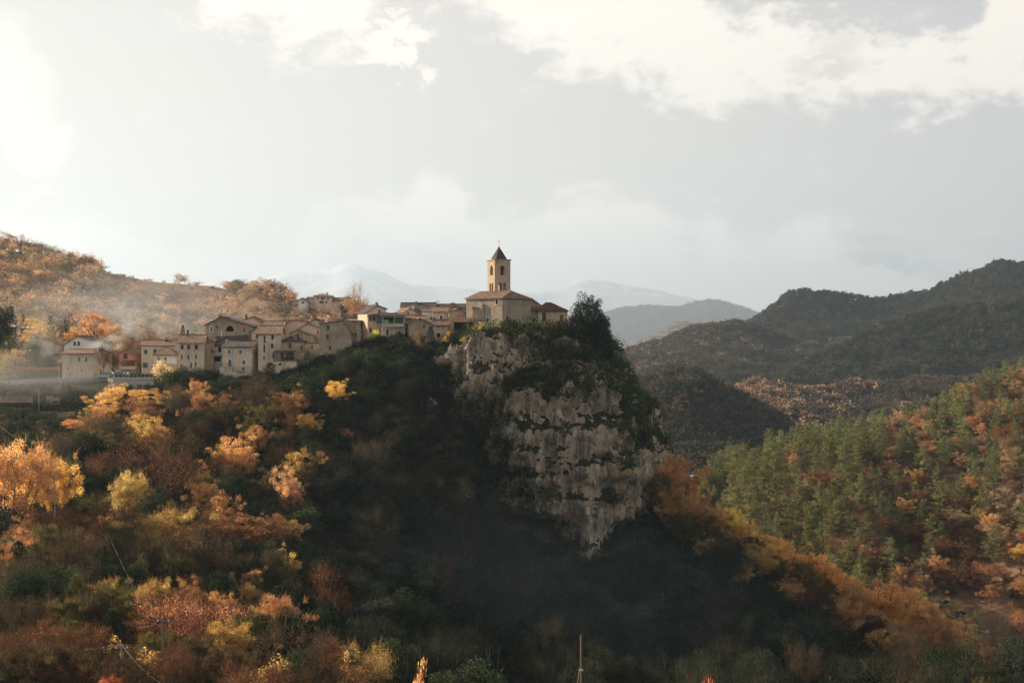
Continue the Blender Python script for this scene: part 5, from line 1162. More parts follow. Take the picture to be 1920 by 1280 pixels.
hero('oak', 405, 690, 314, 44, DARKG, 'dark ivy mound between two terraced houses', base=740, trunk=False, var=1)
hero('ivy', 505, 680, 313, 26, DARKG, 'ivy climbing the corner under the veranda', base=712, var=1)
hero('shrub', 305, 673, 318, 36, (0.55, 0.46, 0.36), 'pale silvery dead bush beside the parking wall', base=718, var=2)
hero('autumn', 262, 728, 296, 86, (0.58, 0.36, 0.12), 'golden vine covered tree beneath the parking wall', var=2)
hero('autumn', 215, 722, 296, 80, (0.58, 0.38, 0.15), 'pale gold tree left of the vine covered one beneath the parking wall', var=0)
hero('autumn', 185, 755, 288, 60, (0.56, 0.34, 0.14), 'straw coloured tree on the terrace bank', var=1)
hero('autumn', 145, 785, 282, 60, (0.58, 0.27, 0.16), 'pinkish orange tree at the end of the terrace path', var=3)
hero('ivy', 232, 738, 290, 26, DARKG, 'dark ivy column among the golden trees', var=0)
hero('ivy', 280, 745, 291, 20, DARKG, 'slim dark ivy column right of the golden trees', var=2)
hero('autumn_near', 30, 822, 205, 150, (0.56, 0.34, 0.16), 'big orange tree at the left edge', var=1)
hero('autumn_near', 90, 842, 212, 92, (0.60, 0.38, 0.10), 'yellow orange tree beside the big one at the left edge', var=0)
hero('thin', 292, 830, 240, 150, REDBR, 'large reddish half bare tree in the middle of the left woods')
hero('autumn_near', 235, 880, 222, 80, (0.46, 0.36, 0.14), 'pale olive vine draped tree left of the reddish half bare one')
hero('autumn_near', 310, 950, 205, 120, (0.36, 0.25, 0.08), 'golden brown broad tree above the ivy columns')
hero('ivy', 318, 1020, 196, 26, (0.28, 0.28, 0.09), 'lit ivy column under the golden brown tree', var=0)
hero('ivy', 360, 1030, 195, 26, (0.15, 0.17, 0.05), 'second ivy column right of the lit one', var=1)
hero('ivy', 432, 1072, 190, 26, (0.30, 0.29, 0.10), 'crooked sunlit ivy stump in the shaded valley', var=3)
hero('ivy', 232, 1085, 160, 26, (0.06, 0.08, 0.03), 'dark ivy column at lower left near the poles', var=2)
hero('cypress', 130, 935, 215, 34, (0.02, 0.04, 0.02), 'dark conical evergreen in the left woods', var=1)
hero('autumn_near', 420, 1160, 150, 110, (0.52, 0.36, 0.09), 'golden tree at the bottom of the left foreground', var=2)
hero('thin', 345, 1125, 152, 130, (0.45, 0.20, 0.11), 'rosy half bare tree left of the golden foreground tree')
hero('thin', 40, 1205, 128, 130, MUTE, 'grey brown bush at the bottom left corner')
hero('autumn_near', 212, 1262, 118, 60, (0.60, 0.20, 0.08), 'vivid orange treetop at the bottom edge left')
hero('autumn_near', 262, 1240, 122, 60, (0.10, 0.12, 0.05), 'green bush beside the vivid orange treetop')
hero('autumn', 1262, 850, 316, 80, (0.50, 0.24, 0.09), 'russet tree right against the foot of the cliff', var=3)
hero('autumn', 1240, 880, 318, 50, (0.60, 0.26, 0.08), 'orange tree tucked behind the right cliff rim', var=1)
hero('autumn', 1376, 948, 309, 56, (0.62, 0.50, 0.10), 'bright yellow tree on the ridge line right of the cliff', var=0)
hero('autumn', 1325, 945, 311, 50, (0.58, 0.40, 0.09), 'gold tree between russet tree and bright yellow tree', var=4)
hero('autumn', 1440, 1000, 306, 70, (0.64, 0.38, 0.09), 'orange gold tree on the ridge line below the bright yellow one', var=2)
for i_, (px_, tp_, Y_, w_, c_, lb_) in enumerate(((1292, 905, 313, 46, (0.52, 0.27, 0.10), 'russet gold tree on the ridge next to the russet one by the cliff'), (1350, 955, 310, 42, (0.56, 0.36, 0.10), 'small gold tree left of the bright yellow ridge tree'), (1405, 978, 308, 40, (0.58, 0.38, 0.12), 'small orange tree right of the bright yellow ridge tree'), (1480, 1012, 304, 52, (0.60, 0.36, 0.10), 'orange gold tree between cypress and broad orange ridge tree'), (1560, 1058, 300, 60, (0.58, 0.33, 0.10), 'orange tree right below the broad orange ridge tree'), (1605, 1085, 298, 52, (0.50, 0.31, 0.10), 'olive orange tree halfway along the falling ridge'), (1745, 1120, 288, 56, (0.55, 0.32, 0.13), 'peach tree near the end of the ridge'), (1790, 1160, 284, 60, (0.48, 0.28, 0.12), 'russet tree below the scree gully'), (1850, 1205, 276, 60, (0.50, 0.33, 0.13), 'straw coloured tree low on the ridge at right'), (1900, 1235, 268, 60, (0.55, 0.36, 0.12), 'golden tree at the right edge of the ridge'), (1300, 965, 311, 44, (0.46, 0.24, 0.09), 'copper tree just under the ridge beside the cliff'), (1455, 1050, 300, 50, (0.40, 0.26, 0.09), 'brown gold tree under the cypress on the ridge'))):
    hero('autumn', px_, tp_, Y_, w_, c_, lb_, Hmin=5.0, Hmax=10)
hero('cypress', 1423, 1005, 300, 12, (0.02, 0.04, 0.02), 'lone dark cypress on the ridge right of the cliff', var=0)
hero('autumn', 1520, 1030, 302, 90, (0.62, 0.32, 0.09), 'broad orange tree in the middle of the right ridge', var=0)
hero('autumn', 1650, 1085, 297, 90, (0.58, 0.30, 0.10), 'orange tree where the ridge meets the valley', var=1)
hero('autumn', 1695, 1095, 292, 60, (0.60, 0.36, 0.12), 'pale orange tree next to the one where the ridge meets the valley', var=3)
hero('shrub', 1340, 1268, 140, 46, (0.60, 0.20, 0.08), 'vivid orange treetop at the bottom edge right of centre')
hero('shrub', 660, 1245, 150, 70, (0.55, 0.32, 0.16), 'pale orange bush at the bottom edge left of centre')
hero('thin', 700, 1215, 152, 70, (0.42, 0.32, 0.12), 'yellow tipped twiggy bush at the bottom edge left of centre')
hero('shrub', 768, 1262, 140, 40, (0.62, 0.36, 0.16), 'peach coloured treetop at the bottom edge left of the wooden pole')

# trees behind the road houses at the left edge
hero('oak', -2, 566, 372, 54, DARKG, 'dark evergreen at the far left edge above the greenhouses', base=690)
hero('pine', 42, 582, 384, 30, DARKG, 'dark pine above the greenhouses', base=690); hero('pine', 100, 588, 380, 24, DARKG, 'dark pine left of the copper orange tree', base=680, var=0); hero('pine', 126, 594, 382, 22, DARKG, 'second dark pine close to the copper orange tree', base=680, var=3)
hero('autumn', 66, 604, 378, 46, GOLD, 'golden tree between the dark pines', base=690); hero('autumn', 134, 612, 376, 36, (0.45, 0.27, 0.10), 'orange tree between second dark pine and white gabled house', base=680); hero('oak', 22, 628, 360, 56, GREEN, 'green tree below the greenhouses', base=712); hero('autumn', 12, 655, 345, 50, (0.26, 0.22, 0.08), 'olive gold tree at the left edge beside the smoke', base=730); hero('shrub', 48, 672, 343, 40, OLIVE, 'olive bush in the smoky garden', base=712)
hero('autumn', 262, 652, 352, 34, GOLD, 'golden tree between pink house and beige house', base=705); hero('thin', 250, 628, 372, 40, PALEBR, 'pale twiggy tree behind the pink house', base=690); hero('thin', 225, 632, 374, 36, PEACH, 'peach twiggy tree right of the copper orange tree', base=690); hero('thin', 300, 622, 376, 40, RUST, 'rusty twiggy tree behind the beige house', base=690)
# single trees along the skyline of the left hill
def crest(s, px):
    a, b = proj(s.P); i = np.argmin(np.abs(a[:, a.shape[1] // 2] - px)); j = np.argmin(b[i]); return s.P[i, j]
for i_, (px_, h_, w_, k_, lb_) in enumerate(((4, 30, 26, 'thin', 'leftmost skyline tree on the left hill'), (22, 34, 28, 'autumn', 'leafy skyline tree second from the left edge'), (40, 30, 24, 'thin', 'third skyline tree on the left hill'), (56, 24, 20, 'thin', 'fourth skyline tree on the left hill'), (74, 26, 24, 'bare', 'pale leafless skyline tree on the left hill'), (92, 24, 26, 'thin', 'round skyline tree where the left hill starts to fall'), (145, 12, 22, 'bare', 'low bushy skyline tree halfway down the left hill'), (190, 9, 26, 'bare', 'low spreading skyline bush on the open ridge'), (232, 7, 8, 'oak', 'tiny dark bush alone on the open ridge'), (370, 10, 18, 'bare', 'small bare tree at the right end of the open ridge'))):
    c_ = crest(S_left, px_); tree(k_, c_ - np.array([0, 0, .6]), h_ / F * c_[1], w_ / F * c_[1] / 2, jit((0.40, 0.28, 0.19), rgp0), lb_, 'skyline trees of the left hill')

# the rest of the near slopes, tree by tree
rgp = np.random.default_rng(21)
CLP = Oi[-3]                                            # cliff foot outline
def in_poly(x, y, poly):
    j = len(poly) - 1; c = False
    for i in range(len(poly)):
        xi, yi = poly[i]; xj, yj = poly[j]
        if (yi > y) != (yj > y) and x < (xj - xi) * (y - yi) / (yj - yi + 1e-12) + xi: c = not c
        j = i
    return c
CLs = CLP[::12]
taken = [(p[0], p[1], R) for k, p, H, R in TREES]
cand = []
for _ in range(12000):
    Y = 112 + 300 * rgp.random() ** 0.75; px = rgp.uniform(-60, 1990); x = (px - 960) / F * Y
    if in_poly(x, Y, CLs): continue
    cand.append((x, Y, px))
zc = terr(np.array([c[0] for c in cand]), np.array([c[1] for c in cand]))
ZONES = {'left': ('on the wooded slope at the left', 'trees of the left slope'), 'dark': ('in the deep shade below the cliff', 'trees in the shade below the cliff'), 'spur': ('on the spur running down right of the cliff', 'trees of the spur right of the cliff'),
         'front': ('at the bottom edge of the valley', 'trees along the bottom of the valley'), 'under': ('on the steep bank under the houses', 'trees on the bank under the houses'), 'back': ('behind the houses at the left', 'trees behind the left houses')}
CN = {RUST: 'rust red', COPPER: 'copper', GOLD: 'golden', YELLOW: 'yellow', BROWN: 'brown', PALEBR: 'pale brown', OLIVE: 'olive', GREEN: 'green', DARKG: 'dark green', REDBR: 'red brown', PEACH: 'peach coloured', MUTE: 'grey brown', SLATE: 'slate green', UMBER: 'dark umber'}
cnt = {}; SPEC = []
for (x, Y, px), z in zip(cand, zc):
    py = 640 - F * z / Y
    if Y > 312 and 90 < px < 900: continue                      # village ground
    if 285 < Y <= 345 and px < 330 and rgp.random() < 0.86: continue    # terraces and road
    if Y > 345 and (px > 90): 
        if px < 900 or px > 1230: continue
        continue
    if Y > 330 and px > 1200: continue
    if py < 600: continue
    # zone
    if Y > 345: zone = 'back'
    elif px > 1225 and Y > np.interp(px, [1225, 1400, 1600, 1800, 2000], [298, 284, 272, 255, 240]): zone = 'spur'
    elif (Y < 150 or (Y < 175 and px > 1500)) and not 780 < px < 1600: zone = 'front'
    elif px < 560 - (Y - 200) * 0.4 + 40: zone = 'left'
    elif px < 860 and Y > 270: zone = 'under'
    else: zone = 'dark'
    r = rgp.random()
    if zone == 'left': kind, col = [('autumn', RUST), ('autumn', GOLD), ('thin', REDBR), ('thin', MUTE), ('autumn', OLIVE), ('ivy', OLIVE), ('autumn', COPPER), ('thin', BROWN), ('thin', UMBER), ('oak', GREEN), ('oak', DARKG), ('oak', DARKG), ('ivy', GREEN), ('thin', OLIVE), ('oak', GREEN), ('evergreen_shrub', DARKG)][min(15, int(r * 16))]
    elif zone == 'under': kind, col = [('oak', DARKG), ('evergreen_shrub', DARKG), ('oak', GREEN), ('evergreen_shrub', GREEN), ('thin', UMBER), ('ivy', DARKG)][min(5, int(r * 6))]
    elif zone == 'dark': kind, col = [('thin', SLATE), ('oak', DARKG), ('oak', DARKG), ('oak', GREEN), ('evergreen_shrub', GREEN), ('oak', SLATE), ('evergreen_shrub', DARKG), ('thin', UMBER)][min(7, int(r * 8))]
    elif zone == 'spur': kind, col = [('autumn', GOLD), ('autumn', COPPER), ('autumn', BROWN), ('thin', RUST), ('autumn', OLIVE), ('autumn', COPPER), ('autumn', GOLD)][min(6, int(r * 7))]
    elif zone == 'front': kind, col = [('thin', REDBR), ('autumn', OLIVE), ('shrub', OLIVE), ('thin', BROWN), ('shrub', COPPER), ('oak', GREEN), ('autumn', BROWN), ('shrub', GOLD), ('oak', DARKG)][min(8, int(r * 9))]
    else: kind, col = [('autumn', GOLD), ('pine', DARKG), ('autumn', COPPER), ('oak', GREEN), ('thin', PALEBR)][min(4, int(r * 5))]
    H = rgp.uniform(5.5, 9.5) if zone == 'left' else rgp.uniform(6.5, 11.5) if zone not in ('under', 'front') else rgp.uniform(3.5, 6.5)
    if kind in ('shrub', 'evergreen_shrub'): H = rgp.uniform(2.2, 4.2)
    if kind == 'ivy': H = rgp.uniform(5, 8.5)
    R = H * {'autumn': .36, 'thin': .34, 'oak': .42, 'pine': .24, 'ivy': .16, 'shrub': .65, 'evergreen_shrub': .7, 'bare': .3}[kind] * rgp.uniform(.85, 1.2)
    # nothing may stand before the houses or the cliff's open face
    if zone == 'spur':
        if 640 - F * (z + H) / Y < np.interp(px, [1230, 1300, 1400, 1500, 1560, 1600, 1700, 1800, 1900, 2000], [865, 925, 972, 1020, 1055, 1100, 1125, 1180, 1245, 1290]): continue
    if Y > 262 and 840 < px < 1230 and 640 - F * (z + H) / Y < np.interp(px, [840, 900, 960, 1030, 1100, 1170, 1230], [720, 850, 950, 1035, 1058, 1035, 985]): continue
    if zone == 'front' and 760 < px < 1640 and 640 - F * (z + H) / Y < 1240: continue
    tp = 640 - F * (z + H) / Y
    if zone in ('under', 'left', 'dark') and tp < np.interp(px, [0, 200, 330, 480, 600, 660, 760, 860], [700, 715, 700, 712, 690, 650, 660, 660]): continue
    if px < 330 and Y > 225 and tp < np.interp(px, [0, 60, 110, 180, 330], [800, 800, 800, 760, 720]) and Y < 345: continue
    if any((x - a) ** 2 + (Y - b) ** 2 < ((0.5 if zone in ('under', 'dark') else 0.62) * (R + c)) ** 2 for a, b, c in taken): continue
    lim = {'autumn': 300, 'thin': 320, 'oak': 330, 'ivy': 60, 'shrub': 80, 'evergreen_shrub': 200, 'bare': 70, 'pine': 40}[kind]
    if cnt.get(kind, 0) >= lim: continue
    cnt[kind] = cnt.get(kind, 0) + 1; taken.append((x, Y, R))
    ph, gr = ZONES[zone]; nm = {'autumn': 'leafy tree', 'thin': 'half bare tree', 'oak': 'evergreen tree', 'ivy': 'ivy column', 'shrub': 'low bush', 'evergreen_shrub': 'evergreen bush', 'bare': 'leafless tree', 'pine': 'pine'}[kind]
    if zone == 'front': nm = 'foreground ' + nm
    kd = 'autumn_near' if (kind == 'autumn' and Y < 190) else kind
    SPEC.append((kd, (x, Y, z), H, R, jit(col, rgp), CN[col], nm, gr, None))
print('near trees', cnt, len(TREES))

# undergrowth over the near slopes
def under():
    n = 30000; Y = 105 + 260 * rgp.random(n) ** .7; px = rgp.uniform(-80, 2000, n); x = (px - 960) / F * Y; z = terr(x, Y); py = 640 - F * z / Y
    keep = ~((Y > 318) & (px < 900)) & ~((Y > 290) & (px < 340) & (rgp.random(n) < .62)) & ~((Y > 335) & (px > 900)) & (rgp.random(n) < np.clip(Y / 250, .4, 1))
    P = np.stack([x, Y, z - .2], -1)[keep]; px = px[keep]; n = len(P); H = rgp.uniform(.8, 2.4, n); Wd = rgp.uniform(.9, 2.0, n)
    c = pal([UMBER, OLIVE, BROWN, GREEN, DARKG, SLATE], [2, 1, 1.5, 3, 4, 3], n, rgp); sh = (px > 480) & (px < 1600); c[sh] *= np.array([.6, .8, .85])  # valley shade put into the undergrowth colour, darker and cooler
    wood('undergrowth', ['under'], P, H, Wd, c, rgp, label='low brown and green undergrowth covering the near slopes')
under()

# pine hillside on the right: pines and autumn trees one by one
pr = sample(S_right, 5200, rgp); px, py = proj(pr); o = np.argsort(pr[:, 1]); taken2 = []; np_, nd_ = 0, 0; rest = []; SPEC2 = []
den = fbm(np.c_[pr[:, 0] / 45, pr[:, 1] / 45, 0 * pr[:, 0]], 3)
for i in o:
    x, Y, z = pr[i]; a, b = px[i], py[i]
    if not (1180 < a < 1990) or b > 1330 or b < 640: continue
    # bare scree gully low on the right
    if 1735 < a < 1900 and 1120 < b < 1215 and abs(b - (1120 + (a - 1735) * .5)) < 46 and rgp.random() < .9: continue
    ridge_ = np.interp(a, [1200, 1300, 1400, 1560, 1700, 1800, 1860, 1960], [985, 948, 905, 855, 815, 775, 745, 712])
    t = (b - ridge_) / 200
    ppine = np.interp(a, [1200, 1450, 1560, 1650, 1750, 1990], [1.0, 1.0, .92, .6, .36, .30]) * np.interp(t, [0, .5, 1.0, 1.6], [1, 1, .85, .30]) + 0.5 * den[i]
    pine = rgp.random() < ppine; H = rgp.uniform(6.5, 16) if pine else rgp.uniform(6, 10); R = H * (rgp.uniform(.21, .30) if pine else rgp.uniform(.33, .45))
    if any((x - q[0]) ** 2 + (Y - q[1]) ** 2 < ((.40 if pine else .62) * (R + q[2])) ** 2 for q in taken2): continue
    taken2.append((x, Y, R))
    if pine and np_ < 330:
        np_ += 1; SPEC2.append(('pine', (x, Y, z - .3), H, R, jit(PINEG, rgp), 'green', 'pine', 'pines of the right hillside', None))
    elif not pine and nd_ < 330:
        nd_ += 1; c0 = [COPPER, RUST, REDBR, BROWN, PALEBR, GOLD, PEACH][rgp.choice(7, p=[.15, .18, .18, .16, .20, .03, .10])]
        SPEC2.append(('autumn' if rgp.random() < .7 else 'thin', (x, Y, z - .3), H, R, jit(c0, rgp), CN[c0], 'broadleaf tree', 'broadleaf trees of the right hillside', 'broadleaf_tree'))
    else: rest.append((x, Y, z, H, R, pine))
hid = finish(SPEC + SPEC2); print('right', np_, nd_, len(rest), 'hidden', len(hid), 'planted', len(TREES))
for pine, nm, kd, lb in ((True, 'pine_wood', ['wood_pine'], 'green pine wood covering the back of the right hillside'), (False, 'autumn_wood', ['wood', 'wood_thin'], 'copper brown wood covering the back of the right hillside')):
    q = np.array([r[:5] for r in rest if r[5] == pine])
    if len(q): wood(nm, kd, q[:, :3], q[:, 3], q[:, 4], pal([PINEG], [1], len(q), rgp) if pine else pal([COPPER, RUST, BROWN, PALEBR], [2, 2, 1, 1], len(q), rgp), rgp, label=lb)
def cover(s, name, n, kinds, cols, w, Hr, label, keep=None, rr=.4, sink=.4, bright=1.0):
    P = sample(s, n, rgp); a, b = proj(P)
    k = (a > -120) & (a < 2040) & (b < 1320)
    if keep is not None: k &= keep(a, b, P)
    P = P[k]; m_ = len(P); H = rgp.uniform(*Hr, m_); P[:, 2] -= sink; wood(name, kinds, P, H, H * rr * rgp.uniform(.8, 1.25, m_), np.clip(pal(cols, w, m_, rgp) * bright, 0, .8), rgp, label=label); print(name, m_)
cover(S_right, 'hillside_undergrowth', 9000, ['under'], [BROWN, RUST, MUTE, OLIVE], [3, 2, 3, 1], (1.2, 3.0), 'brown undergrowth between the trees of the right hillside', keep=lambda a, b, P: ~((a > 1735) & (a < 1900) & (b > 1120) & (b < 1215)), rr=.7)
# woods of the left hill: lower hump, shaded fold and the open ridge with single trees
def kl(a, b, P):
    nn = fbm(np.c_[P[:, 0] / 35, P[:, 1] / 35, 0 * a], 3); crest = np.interp(a, [-250, 0, 130, 260, 400, 520, 640], [420, 468, 497, 524, 538, 566, 586])
    openr = (b < crest + 24) & (a > 190) & (a < 420)
    return (P[:, 1] < 840) & ~(openr & (rgp.random(len(a)) < .96)) & ~((b < crest + 45) & (a > 180) & (a < 400) & (nn > -.15)) & ~((P[:, 1] < 400) & (a > 60)) & ~((a > 546) & (a < 644) & (b < 588))
cover(S_left, 'left_hill_wood', 5200, ['wood', 'wood_thin'], [PEACH, PALEBR, MUTE, BROWN], [2.2, 4, 3.4, 1.6], (4.5, 8), 'pale brown and copper autumn wood on the left hill', keep=kl, bright=1.5)  # leaf colours lifted to paint backlight and haze on this hill
cover(S_left, 'left_hill_scrub', 2600, ['under'], [PALEBR, MUTE, BROWN, PEACH], [2, 2, 1, 1], (1.0, 2.4), 'low scrub on the open ridge of the left hill', rr=.6)
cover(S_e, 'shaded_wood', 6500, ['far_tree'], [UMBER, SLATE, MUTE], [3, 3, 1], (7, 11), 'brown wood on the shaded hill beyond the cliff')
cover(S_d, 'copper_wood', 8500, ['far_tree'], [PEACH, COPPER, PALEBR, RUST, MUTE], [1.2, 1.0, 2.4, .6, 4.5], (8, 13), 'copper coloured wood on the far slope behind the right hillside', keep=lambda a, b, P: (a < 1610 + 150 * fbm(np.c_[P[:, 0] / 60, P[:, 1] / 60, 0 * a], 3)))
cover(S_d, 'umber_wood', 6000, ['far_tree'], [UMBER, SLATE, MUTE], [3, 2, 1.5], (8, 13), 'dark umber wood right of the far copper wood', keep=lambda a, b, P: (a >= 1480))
def kb(a, b, P):
    nn = fbm(np.c_[P[:, 0] / 60, P[:, 1] / 60, P[:, 2] / 8], 3)
    band = ((np.abs(b - np.interp(a, [1540, 1600, 1660, 1790], [652, 640, 660, 690])) < 12) & (a > 1545) & (a < 1800)) | ((np.abs(b - 712) < 7) & (a > 1400) & (a < 1780))
    return ~(band & (nn > .35))
cover(S_b, 'cliff_hill_wood', 10000, ['far_tree', 'far_pine'], [SLATE, GREEN, UMBER, MUTE], [4, 4, 2, .6], (7, 12), 'dark green and brown wood on the hill with pale rock bands', keep=kb)
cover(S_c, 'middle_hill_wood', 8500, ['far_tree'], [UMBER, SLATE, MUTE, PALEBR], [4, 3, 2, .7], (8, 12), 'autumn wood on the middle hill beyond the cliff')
cover(S_a, 'ridge_wood', 14000, ['far_tree', 'far_pine'], [SLATE, UMBER, GREEN, MUTE], [4, 2, 3, .4], (9, 14), 'dark wood on the long ridge at the upper right')
cover(S_f, 'pale_hill_wood', 9000, ['far_tree'], [SLATE, UMBER, MUTE], [2, 2, 2], (26, 44), 'faint wood on the pale hills far away', rr=.6)
cover(S_f2, 'pale_near_hill_wood', 4000, ['far_tree'], [PALEBR, PEACH, MUTE], [2, 1, 2], (16, 26), 'pale brown wood on the far lit hill', rr=.6)

# ivy and moss cushions on the cliff
def cliff_green():
    a, b = proj(CP); vis = (NRM[..., 1] < 0.35)
    nn = fbm(CP * np.array([1 / 11.0, 1 / 11.0, 1 / 8.0]) + 2.2, 4, .5); up = NRM[..., 2]
    m = nn * .55 + up * .75 - .12
    def blobm(px, py, rx, ry, s): return s * np.exp(-(((a - px) / rx) ** 2 + ((b - py) / ry) ** 2))
    for t in ((1060, 690, 85, 58, 1.4), (1000, 640, 60, 26, .6), (1130, 640, 60, 40, .7), (905, 790, 36, 36, .4), (1205, 800, 36, 70, .7), (1140, 830, 50, 30, .4), (1000, 1010, 40, 90, .5), (870, 900, 70, 80, .55), (1060, 1030, 26, 46, .6), (1140, 930, 40, 30, .35), (960, 960, 60, 60, .6), (1190, 730, 30, 50, .6),
              (845, 790, 60, 70, 1.0), (885, 765, 55, 34, .8), (940, 745, 40, 26, .5), (900, 900, 55, 60, .9), (945, 985, 55, 60, .9), (1000, 1045, 36, 46, .7), (925, 670, 80, 36, -.9), (1110, 720, 40, 60, .3), (1050, 790, 90, 45, -.45), (1100, 860, 60, 60, -.4), (1000, 850, 60, 40, -.35), (1140, 1010, 60, 70, -.4), (1210, 930, 30, 100, -.35), (1120, 660, 24, 24, -.5), (1060, 940, 40, 40, -.3)): m = m + blobm(*t)
    w = np.clip((m - .22) * 2.5, 0, 1) * vis; return w
GW = cliff_green()
def ivy_cover():
    P4 = CP; ar = np.linalg.norm(np.cross(np.roll(P4, -1, 0)[:, :-1] - P4[:, :-1], P4[:, 1:] - P4[:, :-1]), axis=-1); w = (GW[:, :-1] * ar).ravel(); n = 120000
    k = rgp.choice(len(w), n, p=w / w.sum()); i, j = k // (NZ - 1), k % (NZ - 1); off = rgp.random((n, 1)) ** 1.6 * 2.2 * np.clip(GW[i, j] * 1.5, .25, 1)[:, None]
    q = P4[i, j] + NRM[i, j] * off + rgp.normal(size=(n, 3)) * .22; V, Q = leaf_quads(q, .42, rgp)
    o = link('ivy', crown_mesh('ivy', V, Q, np.clip(.5 + .5 * fbm(q / 3.0, 2) + .25 * rgp.normal(size=n), 0, 1), 'leaf_evergreen'), kind='stuff', label='dark ivy and creeping bushes matting the cliff face'); o.color = (.035, .062, .02, 1)
ivy_cover()
def cliff_bushes():
    w = (GW * (NRM[..., 2] > -.1))[:, :NZ - 40].ravel() ** 1.5; k = rgp.choice(len(w), 2500, replace=False, p=w / w.sum()); used = []
    for q in k:
        i, j = q // (NZ - 40), q % (NZ - 40); p = CP[i, j]; a, b = proj(p)
        if any(np.linalg.norm(p - u) < 2.2 for u in used) or len(used) > 190 or b < 640 or (a > 1135 and b < 740) or (a > np.interp(b, [640, 740, 800, 850], [1120, 1165, 1200, 1220])): continue
        used.append(p); H = rgp.uniform(1.8, 4.6); c0 = DARKG if rgp.random() < .75 else OLIVE
        tree('evergreen_shrub', p - NRM[i, j] * .5 - np.array([0, 0, .4]), H, H * .6, jit(c0, rgp), f'{"large" if H > 3.3 else "small"} {CN[c0]} cliff bush {where(a, b)}', 'bushes rooted in the cliff', trunk=False)
cliff_bushes()
# ------------------------------------------------------------------ road, walls, cars, poles, rocks and smoke
def strip(name, pts, width, mat, thick=0.3, kind='structure'):
    P = np.array([pt(*p) for p in pts]); t = np.linspace(0, len(P) - 1, 60); C = pchip(np.arange(len(P)), P, t)
    d = np.gradient(C[:, :2], axis=0); d /= np.linalg.norm(d, axis=1)[:, None]; nrm = np.stack([-d[:, 1], d[:, 0]], -1)
    L = C.copy(); R = C.copy(); L[:, :2] += nrm * width / 2; R[:, :2] -= nrm * width / 2
    V = np.stack([R - [0, 0, 4.0], R, L, L - [0, 0, 4.0]], 1); o = link(name, mesh_np(name, V.reshape(-1, 3), grid_quads(60, 4), mats=[MATS[mat]], smooth=False), kind=kind); return C, L, R
RC, RL, RR = strip('road', [(-160, 724, 318), (0, 720.5, 323), (100, 716.5, 326), (205, 712.5, 328), (290, 711.5, 330)], 6.0, 'asphalt')
def guardrail(line, label):
    root = empty('guardrail', tuple(line[0]), label=label, category='guardrail', group='guardrails of the road')
    o = np.array(line[0]); q = line - o
    for k in (0.42, 0.72):
        mb = MB(); mb.tube([tuple(p + [0, 0, k]) for p in q[::3]], 0.075, 5); mb.build('rail', 'galvanised', root)
    for p in q[::4]:
        mb = MB(); mb.box(p[0] - .05, p[0] + .05, p[1] - .05, p[1] + .05, p[2] - .3, p[2] + .8); mb.build('post', 'galvanised', root)
guardrail(RR[:46], 'grey double guardrail on the valley side of the road'); guardrail(RL[:44], 'grey double guardrail on the hill side of the road')
# parking platform with its retaining wall
a, b = pt(203, 711.5, 318), pt(288, 711.5, 318)
mb = MB(); mb.box(a[0], b[0], 318.6, 347, a[2] - 9, a[2] + .02); mb.build('parking', 'asphalt', kind='structure')
w = empty('retaining_wall', (a[0], 318, a[2] - 8), label='pale concrete retaining wall with coping below the parked cars', category='wall')
mb = MB(); mb.box(0, b[0] - a[0], 0, .55, 0, 8.0); mb.build('wall', 'concrete', w); mb = MB(); mb.box(-.15, b[0] - a[0] + .15, -.18, .7, 8.004, 8.45); mb.build('coping', 'concrete', w)
mb = MB(); 
for i in range(12): mb.box(.5 + i * .85, .56 + i * .85, .2, .26, 8.44, 9.3)
mb.tube([(.4, .23, 9.3), (10, .23, 9.3)], .035, 5); mb.build('railing', 'galvanised', w)
def rwall(label, x0, x1, yt, yb, Y, mat='stone_pale', th=0.5, name='terrace_wall', group='stone walls of the terraces'):
    a, b = pt(x0, yb, Y), pt(x1, yt, Y); r = empty(name, (a[0], Y, a[2] - 1), label=label, category='wall', group=group)
    mb = MB(); n = max(2, int((b[0] - a[0]) / 1.2)); L = b[0] - a[0]; H = b[2] - a[2] + 1
    for i in range(n): mb.box(L * i / n, L * (i + 1) / n - .002, 0.03 * (i % 3), th, 0, H - 0.09 * ((i * 7) % 4))
    mb.build('wall', mat, r)
    mb = MB(); 
    for i in range(n): mb.box(L * i / n + .01, L * (i + 1) / n - .01, -.06, th + .05, H - 0.09 * ((i * 7) % 4) + .002, H - 0.09 * ((i * 7) % 4) + .14)
    mb.build('coping', 'stone_grey', r)
rwall('pale stone terrace wall under the railed house with the blue door', 412, 434.5, 688.5, 716, 314.4); rwall('long pale stone wall below the lower railing of the terrace', 435, 473, 697, 718, 313.4)
rwall('short ruined stone wall in the grass below the road', 86, 111, 744, 750, 308, 'stone_grey'); rwall('low dry stone wall along the terrace path', 50, 140, 772, 775, 300, 'stone_grey'); rwall('low dry stone wall on the grass at the left edge', -10, 60, 743, 746, 306, 'stone_grey'); rwall('dry stone wall above the olive trees on the lower terrace', 56, 130, 788, 791, 292, 'stone_grey')
railing(None, 412, 437, 681, 688.4, 314.6, name='railing')['label'] = 'iron railing of the upper terrace before the blue door'
for ob in [x for x in COL.objects if x.name.startswith('railing') and x.parent is None]: ob['category'] = 'railing'; ob['group'] = 'terrace railings'
r2 = railing(None, 435.5, 473, 688.5, 697, 313.6); r2['label'] = 'iron railing of the lower terrace on the long wall'; r2['category'] = 'railing'; r2['group'] = 'terrace railings'

